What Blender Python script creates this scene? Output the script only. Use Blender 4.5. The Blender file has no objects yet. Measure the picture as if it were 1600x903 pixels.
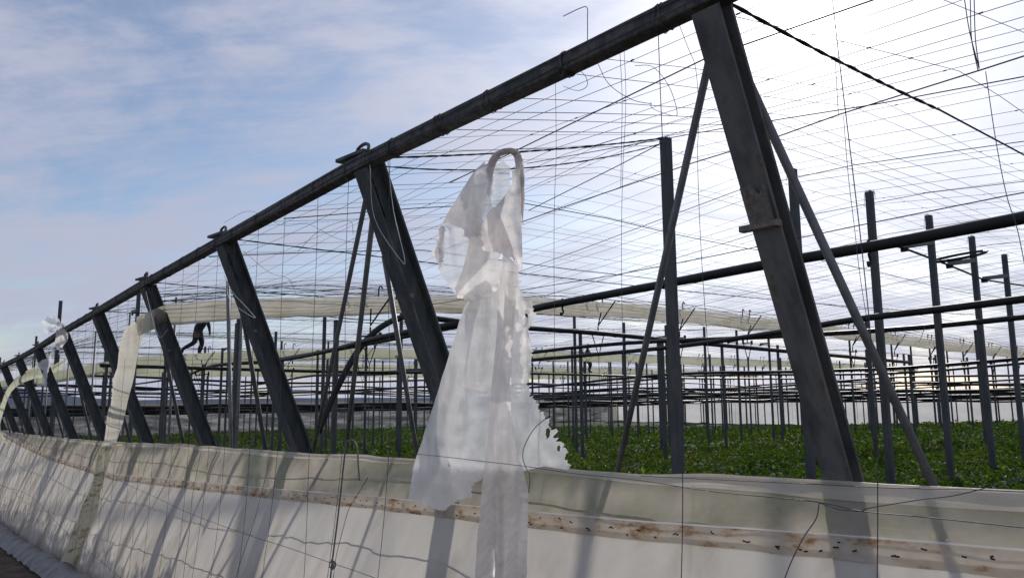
import bpy, bmesh, math, random
import numpy as np
from mathutils import Vector, Matrix, noise
from mathutils.geometry import delaunay_2d_cdt

random.seed(7)
rnd = random.Random(11)
R = math.radians
sc = bpy.context.scene
col = sc.collection

# ------------------------------------------------------------------ camera
F, CX, CY = 1200.0, 800.0, 451.5           # focal length and centre, in photograph pixels
PITCH, ROLL = R(8.2), R(-0.44)
_c, _s = math.cos(PITCH), math.sin(PITCH)
FW = np.array([0, _c, _s]); _up = np.array([0, -_s, _c]); _rt = np.array([1., 0, 0])
RT = _rt * math.cos(ROLL) + _up * math.sin(ROLL)
UP = -_rt * math.sin(ROLL) + _up * math.cos(ROLL)
cam = bpy.data.cameras.new('camera'); cam.sensor_width = 36; cam.lens = 36 * F / 1600
cam.clip_start = .05; cam.clip_end = 20000
camo = bpy.data.objects.new('camera', cam); col.objects.link(camo)
m = Matrix(((RT[0], UP[0], -FW[0], 0), (RT[1], UP[1], -FW[1], 0), (RT[2], UP[2], -FW[2], 0), (0, 0, 0, 1)))
camo.matrix_world = m
sc.camera = camo

# ------------------------------------------------------------------ the greenhouse grid: a points into the greenhouse, b along its edge
P1 = np.array([.95, 3.4]); TH = R(39.2)
B2 = np.array([-math.sin(TH), math.cos(TH)]); A2 = np.array([math.cos(TH), math.sin(TH)])
AZ = math.atan2(A2[1], A2[0])
SP = 3.3
def W(a, b, z):
    p = P1 + A2 * a + B2 * b
    return np.array([p[0], p[1], z])
def ab(p):
    d = np.array(p[:2]) - P1
    return float(d @ A2), float(d @ B2)
def ray(u, v): return FW + RT * (u - CX) / F + UP * (CY - v) / F
def onA(u, v, a):
    r = ray(u, v); return r * ((a + P1 @ A2) / (r[:2] @ A2))
def onB(u, v, b):
    r = ray(u, v); return r * ((b + P1 @ B2) / (r[:2] @ B2))
def onZ(u, v, z):
    r = ray(u, v); return r * (z / r[2])
def onY(u, v, y):
    r = ray(u, v); return r * (y / r[1])
def lerp(a, b, t): return a + (b - a) * t
def interp(x, xs, ys): return float(np.interp(x, xs, ys))
def tilt(b): return -.033 * max(-8, min(b, 32))
def ground_z(b): return -1.62 + tilt(b)
GB, GZ = [-4, 0, 6, 14.1, 18.6, 23.3, 30, 44], [-2.2, -2.35, -2.55, -2.88, -3.1, -3.24, -3.4, -3.5]
def outer_z(b): return float(np.interp(b, GB, GZ))
def canopy_z(b): return -1.06 + tilt(b)

# ------------------------------------------------------------------ materials
def mat(name):
    m = bpy.data.materials.new(name); m.use_nodes = True
    nt = m.node_tree; nt.nodes.clear()
    return m, nt.nodes, nt.links
def nd(ns, t, **kw):
    n = ns.new(t)
    for k, v in kw.items():
        if k in n.inputs: n.inputs[k].default_value = v
        else: setattr(n, k, v)
    return n
def noise_ramp(ns, ls, scale, stops, detail=6, stretch=(1, 1, 1), coord='Object', rough=.6):
    tc = nd(ns, 'ShaderNodeTexCoord'); mp = nd(ns, 'ShaderNodeMapping'); mp.inputs['Scale'].default_value = stretch
    ls.new(tc.outputs[coord], mp.inputs[0])
    n = nd(ns, 'ShaderNodeTexNoise', Scale=scale, Detail=detail, Roughness=rough); ls.new(mp.outputs[0], n.inputs['Vector'])
    r = nd(ns, 'ShaderNodeValToRGB'); ls.new(n.outputs[0], r.inputs[0])
    el = r.color_ramp.elements
    el[0].position, el[0].color = stops[0][0], (*stops[0][1], 1)
    el[1].position, el[1].color = stops[-1][0], (*stops[-1][1], 1)
    for p, c in stops[1:-1]:
        e = el.new(p); e.color = (*c, 1)
    return n, r
def solid(name, stops, scale=6, rough=.6, metal=0, stretch=(1, 1, 1), bump=.0, spec=.18):
    m, ns, ls = mat(name)
    n, r = noise_ramp(ns, ls, scale, stops, stretch=stretch)
    p = nd(ns, 'ShaderNodeBsdfPrincipled', Roughness=rough, Metallic=metal); p.inputs['Specular IOR Level'].default_value = spec
    ls.new(r.outputs[0], p.inputs['Base Color'])
    if bump:
        b = nd(ns, 'ShaderNodeBump', Strength=bump, Distance=.01); ls.new(n.outputs[0], b.inputs['Height']); ls.new(b.outputs[0], p.inputs['Normal'])
    o = nd(ns, 'ShaderNodeOutputMaterial'); ls.new(p.outputs[0], o.inputs[0])
    return m
M_POST = solid('painted_post_steel', [(.28, (.050, .058, .064)), (.5, (.080, .090, .094)), (.60, (.12, .122, .118)), (.66, (.085, .075, .06)), (.74, (.13, .095, .06))], 9, .62, 0, (1, 1, .22), .5)
M_NEAR = solid('weathered_post_steel', [(.25, (.075, .070, .064)), (.42, (.115, .114, .11)), (.53, (.15, .152, .15)), (.62, (.175, .17, .155)), (.70, (.13, .105, .08)), (.78, (.22, .20, .17))], 8, .65, 0, (1, 1, .28), .6)
M_BEAM = solid('edge_beam_steel', [(.28, (.040, .042, .044)), (.48, (.075, .076, .076)), (.58, (.13, .13, .125)), (.64, (.085, .07, .052)), (.74, (.15, .115, .075))], 11, .65, 0, (1, 1, 1), .7)
M_RUST = solid('mortar_patch', [(.3, (.13, .105, .08)), (.6, (.22, .20, .175)), (.75, (.30, .28, .25))], 30, .9, 0, (1, 1, 1), .6)
M_PIPE = solid('galvanised_pipe', [(.3, (.13, .13, .125)), (.6, (.20, .20, .195)), (.75, (.24, .22, .19))], 9, .5, .35)
M_IRON = solid('row_post_steel', [(.3, (.052, .060, .064)), (.5, (.080, .088, .09)), (.62, (.105, .108, .106)), (.72, (.10, .085, .065))], 7, .6, 0, (1, 1, .25), .4)
M_WIRE = solid('dull_wire', [(.3, (.07, .07, .075)), (.7, (.14, .14, .14))], 5, .5, .3)
M_WIRE2 = solid('bright_wire', [(.3, (.45, .44, .42)), (.7, (.6, .59, .57))], 5, .4, .2)
M_CABLE = solid('black_cable', [(.3, (.018, .018, .02)), (.7, (.045, .045, .045))], 12, .7)
M_HOSE = solid('black_hose', [(.3, (.016, .017, .018)), (.7, (.035, .036, .036))], 3, .5)
M_SOIL = solid('soil', [(.3, (.035, .027, .02)), (.5, (.07, .055, .04)), (.7, (.11, .09, .065))], 3, .95, 0, (1, 1, 1), .6)
M_SKIN = solid('skin', [(.3, (.19, .10, .065)), (.7, (.24, .13, .085))], 12, .55)
M_CLOTH = solid('dark_clothing', [(.3, (.018, .022, .03)), (.7, (.035, .04, .05))], 8, .9)
M_CLOTH2 = solid('faded_clothing', [(.3, (.03, .035, .04)), (.7, (.06, .062, .065))], 8, .9)
M_HAIR = solid('black_hair', [(.3, (.008, .007, .006)), (.7, (.02, .018, .016))], 20, .6)

def film(name, stops, scale, transp, stretch=(1, 1, 1), trans_w=.6, gloss=.06, detail_scale=0, tint=(1, 1, 1), bump=.0, coord='Object', thru=None):
    """thin translucent sheet: part clear, part letting light through diffusely"""
    m, ns, ls = mat(name)
    n, r = noise_ramp(ns, ls, scale, stops, stretch=stretch, coord=coord)
    tr = nd(ns, 'ShaderNodeBsdfTranslucent'); df = nd(ns, 'ShaderNodeBsdfDiffuse')
    ls.new(r.outputs[0], df.inputs[0])
    ls.new(r.outputs[0], tr.inputs[0])
    mx = nd(ns, 'ShaderNodeMixShader'); mx.inputs[0].default_value = trans_w
    ls.new(df.outputs[0], mx.inputs[1]); ls.new(tr.outputs[0], mx.inputs[2])
    last = mx
    if gloss:
        gl = nd(ns, 'ShaderNodeBsdfGlossy', Roughness=.35); gl.inputs[0].default_value = (.8, .8, .8, 1)
        m2 = nd(ns, 'ShaderNodeMixShader'); m2.inputs[0].default_value = gloss
        ls.new(last.outputs[0], m2.inputs[1]); ls.new(gl.outputs[0], m2.inputs[2]); last = m2
    if bump:
        tcb = nd(ns, 'ShaderNodeTexCoord'); nb = nd(ns, 'ShaderNodeTexNoise', Scale=14, Detail=5); ls.new(tcb.outputs['Object'], nb.inputs['Vector'])
        b = nd(ns, 'ShaderNodeBump', Strength=bump, Distance=.02); ls.new(nb.outputs[0], b.inputs['Height'])
        for s in (tr, df): ls.new(b.outputs[0], s.inputs['Normal'])
        if gloss: ls.new(b.outputs[0], gl.inputs['Normal'])
    tp = nd(ns, 'ShaderNodeBsdfTransparent'); tp.inputs[0].default_value = (*tint, 1)
    m3 = nd(ns, 'ShaderNodeMixShader')
    n2 = nd(ns, 'ShaderNodeTexNoise', Scale=scale * 1.7, Detail=4)
    mr = nd(ns, 'ShaderNodeMapRange'); mr.inputs['From Min'].default_value = .3; mr.inputs['From Max'].default_value = .7
    mr.inputs['To Min'].default_value = max(0, transp * .72); mr.inputs['To Max'].default_value = min(1, transp * 1.28)
    tc = nd(ns, 'ShaderNodeTexCoord'); ls.new(tc.outputs['Object'], n2.inputs['Vector']); ls.new(n2.outputs[0], mr.inputs[0])
    ls.new(mr.outputs[0], m3.inputs[0]); ls.new(last.outputs[0], m3.inputs[1]); ls.new(tp.outputs[0], m3.inputs[2])
    o = nd(ns, 'ShaderNodeOutputMaterial'); ls.new(m3.outputs[0], o.inputs[0])
    return m
M_NET = film('insect_net', [(.3, (.76, .68, .56)), (.6, (.86, .78, .66)), (.75, (.90, .83, .72))], 2.2, .43, gloss=0)
M_HEM = film('doubled_net_hem', [(.3, (.66, .61, .52)), (.6, (.78, .74, .66)), (.75, (.84, .81, .75))], 3, .08, stretch=(1, 1, 6), gloss=.03, bump=.3)
M_LOW = film('lower_net', [(.28, (.50, .43, .33)), (.40, (.68, .62, .53)), (.52, (.82, .76, .68)), (.75, (.87, .82, .75))], 1.9, .06, stretch=(1, 1, .35), gloss=.05, bump=.12, trans_w=.55)
M_FILM = film('white_film', [(.3, (.84, .81, .79)), (.6, (.90, .88, .865)), (.75, (.92, .91, .90))], 4, .20, gloss=.04, bump=.15, trans_w=.68)
M_FLAP = film('layer_shade_film', [(.3, (.74, .68, .64)), (.5, (.88, .83, .80)), (.72, (.92, .89, .87))], 7, .14, gloss=.04, bump=.2, trans_w=.66)  # white film with the shade of overlapping layers put into its colour
M_SLEEVE = film('sleeve_film', [(.3, (.70, .64, .61)), (.55, (.84, .80, .77)), (.75, (.89, .86, .84))], 5, .14, stretch=(2, 2, .5), gloss=.04, bump=.2, trans_w=.68)  # warmer, slightly darker film tone, streaked along the hang
M_CLEAR = film('thin_film', [(.3, (.78, .80, .82)), (.6, (.86, .87, .89)), (.75, (.90, .905, .91))], 5, .32, gloss=.10, bump=.3)
M_GUT = film('cream_film', [(.25, (.50, .45, .33)), (.5, (.68, .64, .53)), (.72, (.76, .73, .65))], 1.6, .12, gloss=.04, bump=.2)
M_GUT2 = film('pale_green_film', [(.25, (.44, .45, .30)), (.5, (.58, .58, .43)), (.72, (.64, .63, .50))], .6, .10, gloss=.02)
M_FAR = film('far_plastic', [(.3, (.50, .50, .50)), (.6, (.66, .66, .66)), (.75, (.74, .74, .75))], .25, .06, stretch=(1, 1, 3), gloss=0)

def band_mat():
    m, ns, ls = mat('stained_band')
    n, r = noise_ramp(ns, ls, 5, [(.30, (.16, .07, .03)), (.38, (.40, .26, .15)), (.46, (.60, .52, .42)), (.7, (.70, .66, .60))], detail=8, stretch=(1, 1, 2.5), rough=.65)
    tr = nd(ns, 'ShaderNodeBsdfTranslucent'); df = nd(ns, 'ShaderNodeBsdfDiffuse')
    for s in (tr, df): ls.new(r.outputs[0], s.inputs[0])
    mx = nd(ns, 'ShaderNodeMixShader'); mx.inputs[0].default_value = .5
    ls.new(df.outputs[0], mx.inputs[1]); ls.new(tr.outputs[0], mx.inputs[2])
    o = nd(ns, 'ShaderNodeOutputMaterial'); ls.new(mx.outputs[0], o.inputs[0])
    return m
M_BAND = band_mat()
def tail_mat():
    m, ns, ls = mat('stained_tail')
    n, r = noise_ramp(ns, ls, 3.0, [(.33, (.22, .19, .10)), (.42, (.42, .39, .25)), (.50, (.58, .55, .42)), (.75, (.66, .62, .51))], detail=8, stretch=(3.5, 3.5, .35), rough=.6)
    tr = nd(ns, 'ShaderNodeBsdfTranslucent'); df = nd(ns, 'ShaderNodeBsdfDiffuse')
    for s in (tr, df): ls.new(r.outputs[0], s.inputs[0])
    mx = nd(ns, 'ShaderNodeMixShader'); mx.inputs[0].default_value = .45
    ls.new(df.outputs[0], mx.inputs[1]); ls.new(tr.outputs[0], mx.inputs[2])
    o = nd(ns, 'ShaderNodeOutputMaterial'); ls.new(mx.outputs[0], o.inputs[0])
    return m
M_TAIL = tail_mat()
def leaf_mat():
    m, ns, ls = mat('pepper_leaves')
    at = nd(ns, 'ShaderNodeAttribute', attribute_name='tint')
    df = nd(ns, 'ShaderNodeBsdfDiffuse')
    ls.new(at.outputs['Color'], df.inputs[0])
    tr = nd(ns, 'ShaderNodeBsdfTranslucent')
    mul = nd(ns, 'ShaderNodeMixRGB', blend_type='MULTIPLY'); mul.inputs[0].default_value = 1; mul.inputs[2].default_value = (1.55, 1.6, .6, 1)
    ls.new(at.outputs['Color'], mul.inputs[1]); ls.new(mul.outputs[0], tr.inputs[0])
    mx = nd(ns, 'ShaderNodeMixShader'); mx.inputs[0].default_value = .42
    ls.new(df.outputs[0], mx.inputs[1]); ls.new(tr.outputs[0], mx.inputs[2])
    gs = nd(ns, 'ShaderNodeBsdfGlossy', Roughness=.32); m9 = nd(ns, 'ShaderNodeMixShader'); m9.inputs[0].default_value = .007
    ls.new(mx.outputs[0], m9.inputs[1]); ls.new(gs.outputs[0], m9.inputs[2])
    o = nd(ns, 'ShaderNodeOutputMaterial'); ls.new(m9.outputs[0], o.inputs[0])
    return m
M_LEAF = leaf_mat()

# ------------------------------------------------------------------ mesh helpers
class MB:
    def __init__(s): s.v = []; s.f = []
    def add(s, vs, fs):
        o = len(s.v); s.v.extend([tuple(map(float, p)) for p in vs]); s.f.extend([tuple(i + o for i in f) for f in fs])
    def tube(s, pts, r, n=4, cap=True):
        pts = [np.array(p, float) for p in pts]
        k = len(pts); vs = []; fs = []
        prev = None
        for i, p in enumerate(pts):
            t = pts[min(i + 1, k - 1)] - pts[max(i - 1, 0)]
            L = np.linalg.norm(t); t = t / L if L > 1e-9 else np.array([0, 0, 1.])
            if prev is None:
                h = np.array([0, 0, 1.]) if abs(t[2]) < .9 else np.array([1., 0, 0])
                x = np.cross(t, h)
            else:
                x = prev - t * (prev @ t)
            x /= np.linalg.norm(x); prev = x; y = np.cross(t, x)
            rr = r[i] if isinstance(r, (list, tuple)) else r
            for j in range(n):
                an = 2 * math.pi * j / n + math.pi / n
                vs.append(p + (x * math.cos(an) + y * math.sin(an)) * rr)
        for i in range(k - 1):
            for j in range(n):
                a, b = i * n + j, i * n + (j + 1) % n
                fs.append((a, b, b + n, a + n))
        if cap:
            fs.append(tuple(range(n - 1, -1, -1))); fs.append(tuple(range((k - 1) * n, k * n)))
        s.add(vs, fs); return s
    def bar(s, p, q, w, h, side):
        """box section from p to q, w wide along 'side', h across it, with chamfered edges"""
        p, q = np.array(p, float), np.array(q, float)
        t = q - p; t /= np.linalg.norm(t)
        x = np.array(side, float); x = x - t * (x @ t); x /= np.linalg.norm(x); y = np.cross(t, x)
        c = min(w, h) * .06
        prof = [(w/2-c, -h/2), (w/2, -h/2+c), (w/2, h/2-c), (w/2-c, h/2), (-w/2+c, h/2), (-w/2, h/2-c), (-w/2, -h/2+c), (-w/2+c, -h/2)]
        vs = [e + x * u + y * v for e in (p, q) for u, v in prof]
        fs = [(i, (i + 1) % 8, (i + 1) % 8 + 8, i + 8) for i in range(8)] + [tuple(range(7, -1, -1)), tuple(range(8, 16))]
        s.add(vs, fs); return s
    def hbeam(s, p, q, w, h, side, t=.014):
        p, q = np.array(p, float), np.array(q, float)
        d = q - p; d /= np.linalg.norm(d)
        x = np.array(side, float); x = x - d * (x @ d); x /= np.linalg.norm(x); y = np.cross(d, x)
        W_, H_, T = w / 2, h / 2, t / 2
        prof = [(-W_, -H_), (W_, -H_), (W_, -H_ + t), (T, -H_ + t), (T, H_ - t), (W_, H_ - t), (W_, H_), (-W_, H_), (-W_, H_ - t), (-T, H_ - t), (-T, -H_ + t), (-W_, -H_ + t)]
        n = 12
        vs = [e + x * u + y * v for e in (p, q) for u, v in prof]
        fs = [(i, (i + 1) % n, (i + 1) % n + n, i + n) for i in range(n)]
        for o in (0, n): fs += [(o, o+1, o+2, o+11), (o+9, o+10, o+3, o+4), (o+7, o+8, o+5, o+6)]
        s.add(vs, fs); return s
    def box(s, c, sx, sy, sz, x, y):
        c = np.array(c, float); x = np.array(x, float); y = np.array(y, float); z = np.cross(x, y)
        s.bar(c - z * sz / 2, c + z * sz / 2, sx, sy, x); return s
    def grid(s, rows, close=False):
        k, n = len(rows), len(rows[0])
        vs = [p for r in rows for p in r]; fs = []
        for i in range(k - 1):
            for j in range(n - 1):
                fs.append((i*n+j, i*n+j+1, (i+1)*n+j+1, (i+1)*n+j))
        s.add(vs, fs); return s
    def build(s, name, m, parent=None, smooth=False, base=None):
        me = bpy.data.meshes.new(name)
        v = np.array(s.v)
        loc = np.zeros(3)
        if parent is not None: loc = np.array(parent.matrix_world.translation)
        elif base is not None: loc = np.array(base)
        me.from_pydata((v - loc).tolist(), [], s.f); me.update()
        if isinstance(m, (list, tuple)):
            for q in m: me.materials.append(q)
        else: me.materials.append(m)
        if smooth: me.polygons.foreach_set('use_smooth', [True] * len(me.polygons))
        o = bpy.data.objects.new(name, me); col.objects.link(o)
        if parent is not None:
            o.parent = parent
        else:
            o.location = loc; o.matrix_world = Matrix.Translation(Vector(loc))
        return o
def tag(o, label=None, cat=None, group=None, kind=None):
    if label: o['label'] = label
    if cat: o['category'] = cat
    if group: o['group'] = group
    if kind: o['kind'] = kind
    return o
def empty(name, p, label, cat, group=None):
    o = bpy.data.objects.new(name, None); col.objects.link(o); o.empty_display_size = .1
    o.location = tuple(p); o.matrix_world = Matrix.Translation(Vector(tuple(p)))
    return tag(o, label, cat, group)
def curve(pts, n=8):
    """Catmull-Rom through pts"""
    P = [np.array(p, float) for p in pts]
    P = [2 * P[0] - P[1]] + P + [2 * P[-1] - P[-2]]
    out = []
    for i in range(1, len(P) - 2):
        p0, p1, p2, p3 = P[i-1], P[i], P[i+1], P[i+2]
        for k in range(n):
            t = k / n
            out.append(.5 * (2*p1 + (p2-p0)*t + (2*p0-5*p1+4*p2-p3)*t*t + (3*p1-p0-3*p2+p3)*t**3))
    out.append(P[-2]); return out
def wob(pts, amp, fr=.8, seed=0):
    out = []
    for p in pts:
        v = noise.noise_vector(Vector(p) * fr + Vector((seed, seed * 1.7, 0)))
        out.append(np.array(p) + np.array(v) * amp)
    return out
def subdiv(p, q, n): return [lerp(np.array(p, float), np.array(q, float), i / n) for i in range(n + 1)]
A3 = np.array([A2[0], A2[1], 0]); B3 = np.array([B2[0], B2[1], 0]); Z3 = np.array([0, 0, 1.])

# ------------------------------------------------------------------ roof shape
RAILB = [-3.3, 0, 3.3, 6.6, 9.9, 13.2, 16.5, 19.8, 23.1, 36, 60]
RAILZ = [1.80, 1.84, 1.87, 1.78, 1.69, 1.57, 1.46, 1.30, 1.20, 0.95, .6]
def rail_z(b): return interp(b, RAILB, RAILZ)
def tri(b): return abs((((b - 3.0) / 13.3 + .5) % 1) - .5) * 2
def roof(a, b):
    z = 2.7 - .62 * tri(b)
    if a < 3.3: z = lerp(rail_z(b) + .03, z, max(0, a) / 3.3)
    return z

# ------------------------------------------------------------------ world
SUN_AZ, SUN_EL = 22.4, 26.0
w = bpy.data.worlds.new('World'); sc.world = w; w.use_nodes = True
ns, ls = w.node_tree.nodes, w.node_tree.links; ns.clear()
sky = nd(ns, 'ShaderNodeTexSky'); sky.sky_type = 'NISHITA'; sky.sun_disc = False
sky.sun_elevation = R(SUN_EL); sky.sun_rotation = R(SUN_AZ); sky.air_density = 1.0; sky.dust_density = .6; sky.ozone_density = 1.6
tc = nd(ns, 'ShaderNodeTexCoord')
sep = nd(ns, 'ShaderNodeSeparateXYZ'); ls.new(tc.outputs['Generated'], sep.inputs[0])
def mth(op, a, b=None, c=None):
    n = nd(ns, 'ShaderNodeMath', operation=op)
    for i, x in enumerate((a, b, c)):
        if x is None: continue
        if isinstance(x, (int, float)): n.inputs[i].default_value = x
        else: ls.new(x, n.inputs[i])
    return n.outputs[0]
zc = mth('ADD', mth('MAXIMUM', sep.outputs[2], 0.0), .30)
px = mth('DIVIDE', sep.outputs[0], zc); py = mth('DIVIDE', sep.outputs[1], zc)
cmb = nd(ns, 'ShaderNodeCombineXYZ'); ls.new(px, cmb.inputs[0]); ls.new(py, cmb.inputs[1])
mp = nd(ns, 'ShaderNodeMapping'); mp.inputs['Rotation'].default_value = (0, 0, R(-55)); mp.inputs['Scale'].default_value = (1.3, 2.3, 1); mp.inputs['Location'].default_value = (3.3, 1.1, 0)
ls.new(cmb.outputs[0], mp.inputs[0])
n1 = nd(ns, 'ShaderNodeTexNoise', Scale=1.0, Detail=10, Roughness=.6, Distortion=.5); ls.new(mp.outputs[0], n1.inputs['Vector'])
mp2 = nd(ns, 'ShaderNodeMapping'); mp2.inputs['Rotation'].default_value = (0, 0, R(-38)); mp2.inputs['Scale'].default_value = (2.2, 9, 1)
ls.new(cmb.outputs[0], mp2.inputs[0])
n2 = nd(ns, 'ShaderNodeTexNoise', Scale=1.6, Detail=8, Roughness=.6, Distortion=.3); ls.new(mp2.outputs[0], n2.inputs['Vector'])
hz_ = mth('MULTIPLY', mth('MAXIMUM', mth('SUBTRACT', 1.0, mth('MULTIPLY', sep.outputs[2], 5.0)), 0.0), .06)
mp3 = nd(ns, 'ShaderNodeMapping'); mp3.inputs['Rotation'].default_value = (R(20), R(35), R(10)); mp3.inputs['Scale'].default_value = (2.6, 5.0, 7.0); ls.new(tc.outputs['Generated'], mp3.inputs[0])
n3 = nd(ns, 'ShaderNodeTexNoise', Scale=1.3, Detail=9, Roughness=.62, Distortion=.6); ls.new(mp3.outputs[0], n3.inputs['Vector'])
cov = mth('ADD', hz_, mth('ADD', mth('MULTIPLY', n3.outputs[0], .40), mth('ADD', mth('MULTIPLY', n1.outputs[0], .36), mth('MULTIPLY', n2.outputs[0], .24))))
mr = nd(ns, 'ShaderNodeMapRange', interpolation_type='SMOOTHSTEP'); ls.new(cov, mr.inputs[0])
mr.inputs['From Min'].default_value = .38; mr.inputs['From Max'].default_value = .575
mr.inputs['To Min'].default_value = .08; mr.inputs['To Max'].default_value = .97
sd = Vector((math.sin(R(SUN_AZ)) * math.cos(R(SUN_EL)), math.cos(R(SUN_AZ)) * math.cos(R(SUN_EL)), math.sin(R(SUN_EL))))
nrm = nd(ns, 'ShaderNodeVectorMath', operation='NORMALIZE'); ls.new(tc.outputs['Generated'], nrm.inputs[0])
dt = nd(ns, 'ShaderNodeVectorMath', operation='DOT_PRODUCT'); dt.inputs[1].default_value = sd; ls.new(nrm.outputs[0], dt.inputs[0])
d = mth('MAXIMUM', dt.outputs['Value'], 0.0)
# light scattered forward by the thin cloud around the sun
glow = mth('ADD', mth('ADD', mth('MULTIPLY', mth('POWER', d, 700.0), 26.0), mth('MULTIPLY', mth('POWER', d, 90.0), 3.2)), mth('MULTIPLY', mth('POWER', d, 13.0), 5.2))
base = nd(ns, 'ShaderNodeCombineXYZ'); base.inputs[0].default_value = 4.3; base.inputs[1].default_value = 4.55; base.inputs[2].default_value = 5.75
gl = nd(ns, 'ShaderNodeCombineXYZ')
for i in range(3): ls.new(glow, gl.inputs[i])
cl = nd(ns, 'ShaderNodeVectorMath', operation='ADD'); ls.new(base.outputs[0], cl.inputs[0]); ls.new(gl.outputs[0], cl.inputs[1])
skyk = nd(ns, 'ShaderNodeVectorMath', operation='MULTIPLY'); skyk.inputs[1].default_value = (.90, .92, .98); ls.new(sky.outputs[0], skyk.inputs[0])
mix = nd(ns, 'ShaderNodeMix', data_type='RGBA'); ls.new(mr.outputs[0], mix.inputs[0])
ls.new(skyk.outputs[0], mix.inputs[6]); ls.new(cl.outputs[0], mix.inputs[7])
bg = nd(ns, 'ShaderNodeBackground'); bg.inputs[1].default_value = .110; ls.new(mix.outputs[2], bg.inputs[0])
out = nd(ns, 'ShaderNodeOutputWorld'); ls.new(bg.outputs[0], out.inputs[0])

sun = bpy.data.lights.new('sun', 'SUN'); sun.energy = 3.3; sun.angle = R(1.6); sun.color = (1, .95, .88)
so = bpy.data.objects.new('sun', sun); col.objects.link(so)
so.rotation_euler = (-sd).to_track_quat('-Z', 'Y').to_euler()

# ------------------------------------------------------------------ setting: ground and hills
def bs_ground():
    g = MB(); rows = []
    bs = [-4000, -600, -100, -30, -8] + list(np.linspace(-6, 32, 39)) + [45, 80, 200, 800, 4000]
    as_ = [-4000, -600, -100, -20, -8] + list(np.linspace(-6, 6, 25)) + [12, 30, 70, 200, 800, 4000]
    for b in bs:
        rows.append([W(a, b, lerp(outer_z(b) - .04, ground_z(b), max(0, min(1, (a - .1) / 1.1))) + .05 * noise.noise(Vector((a * .9, b * .9, 0))) * (1 if abs(a) < 10 and abs(b) < 40 else 0)) for a in as_])
    tag(g.grid(rows).build('ground', M_SOIL, smooth=True), kind='structure')
bs_ground()
hm = MB(); rows = [[], []]
for i in range(120):
    an = -math.pi + 2 * math.pi * i / 119
    r_ = 3200
    h = 12 + 14 * noise.noise(Vector((an * 3, 1, 0))) + 8 * noise.noise(Vector((an * 11, 4, 0)))
    h += 75 * math.exp(-((an + .63) / .09) ** 2)
    for k, z in enumerate((-30, h)): rows[k].append((math.sin(an) * r_, math.cos(an) * r_, z))
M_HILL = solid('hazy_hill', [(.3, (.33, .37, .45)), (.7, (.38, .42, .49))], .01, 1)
tag(hm.grid(rows).build('hills', M_HILL, smooth=True), kind='structure')

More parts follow.
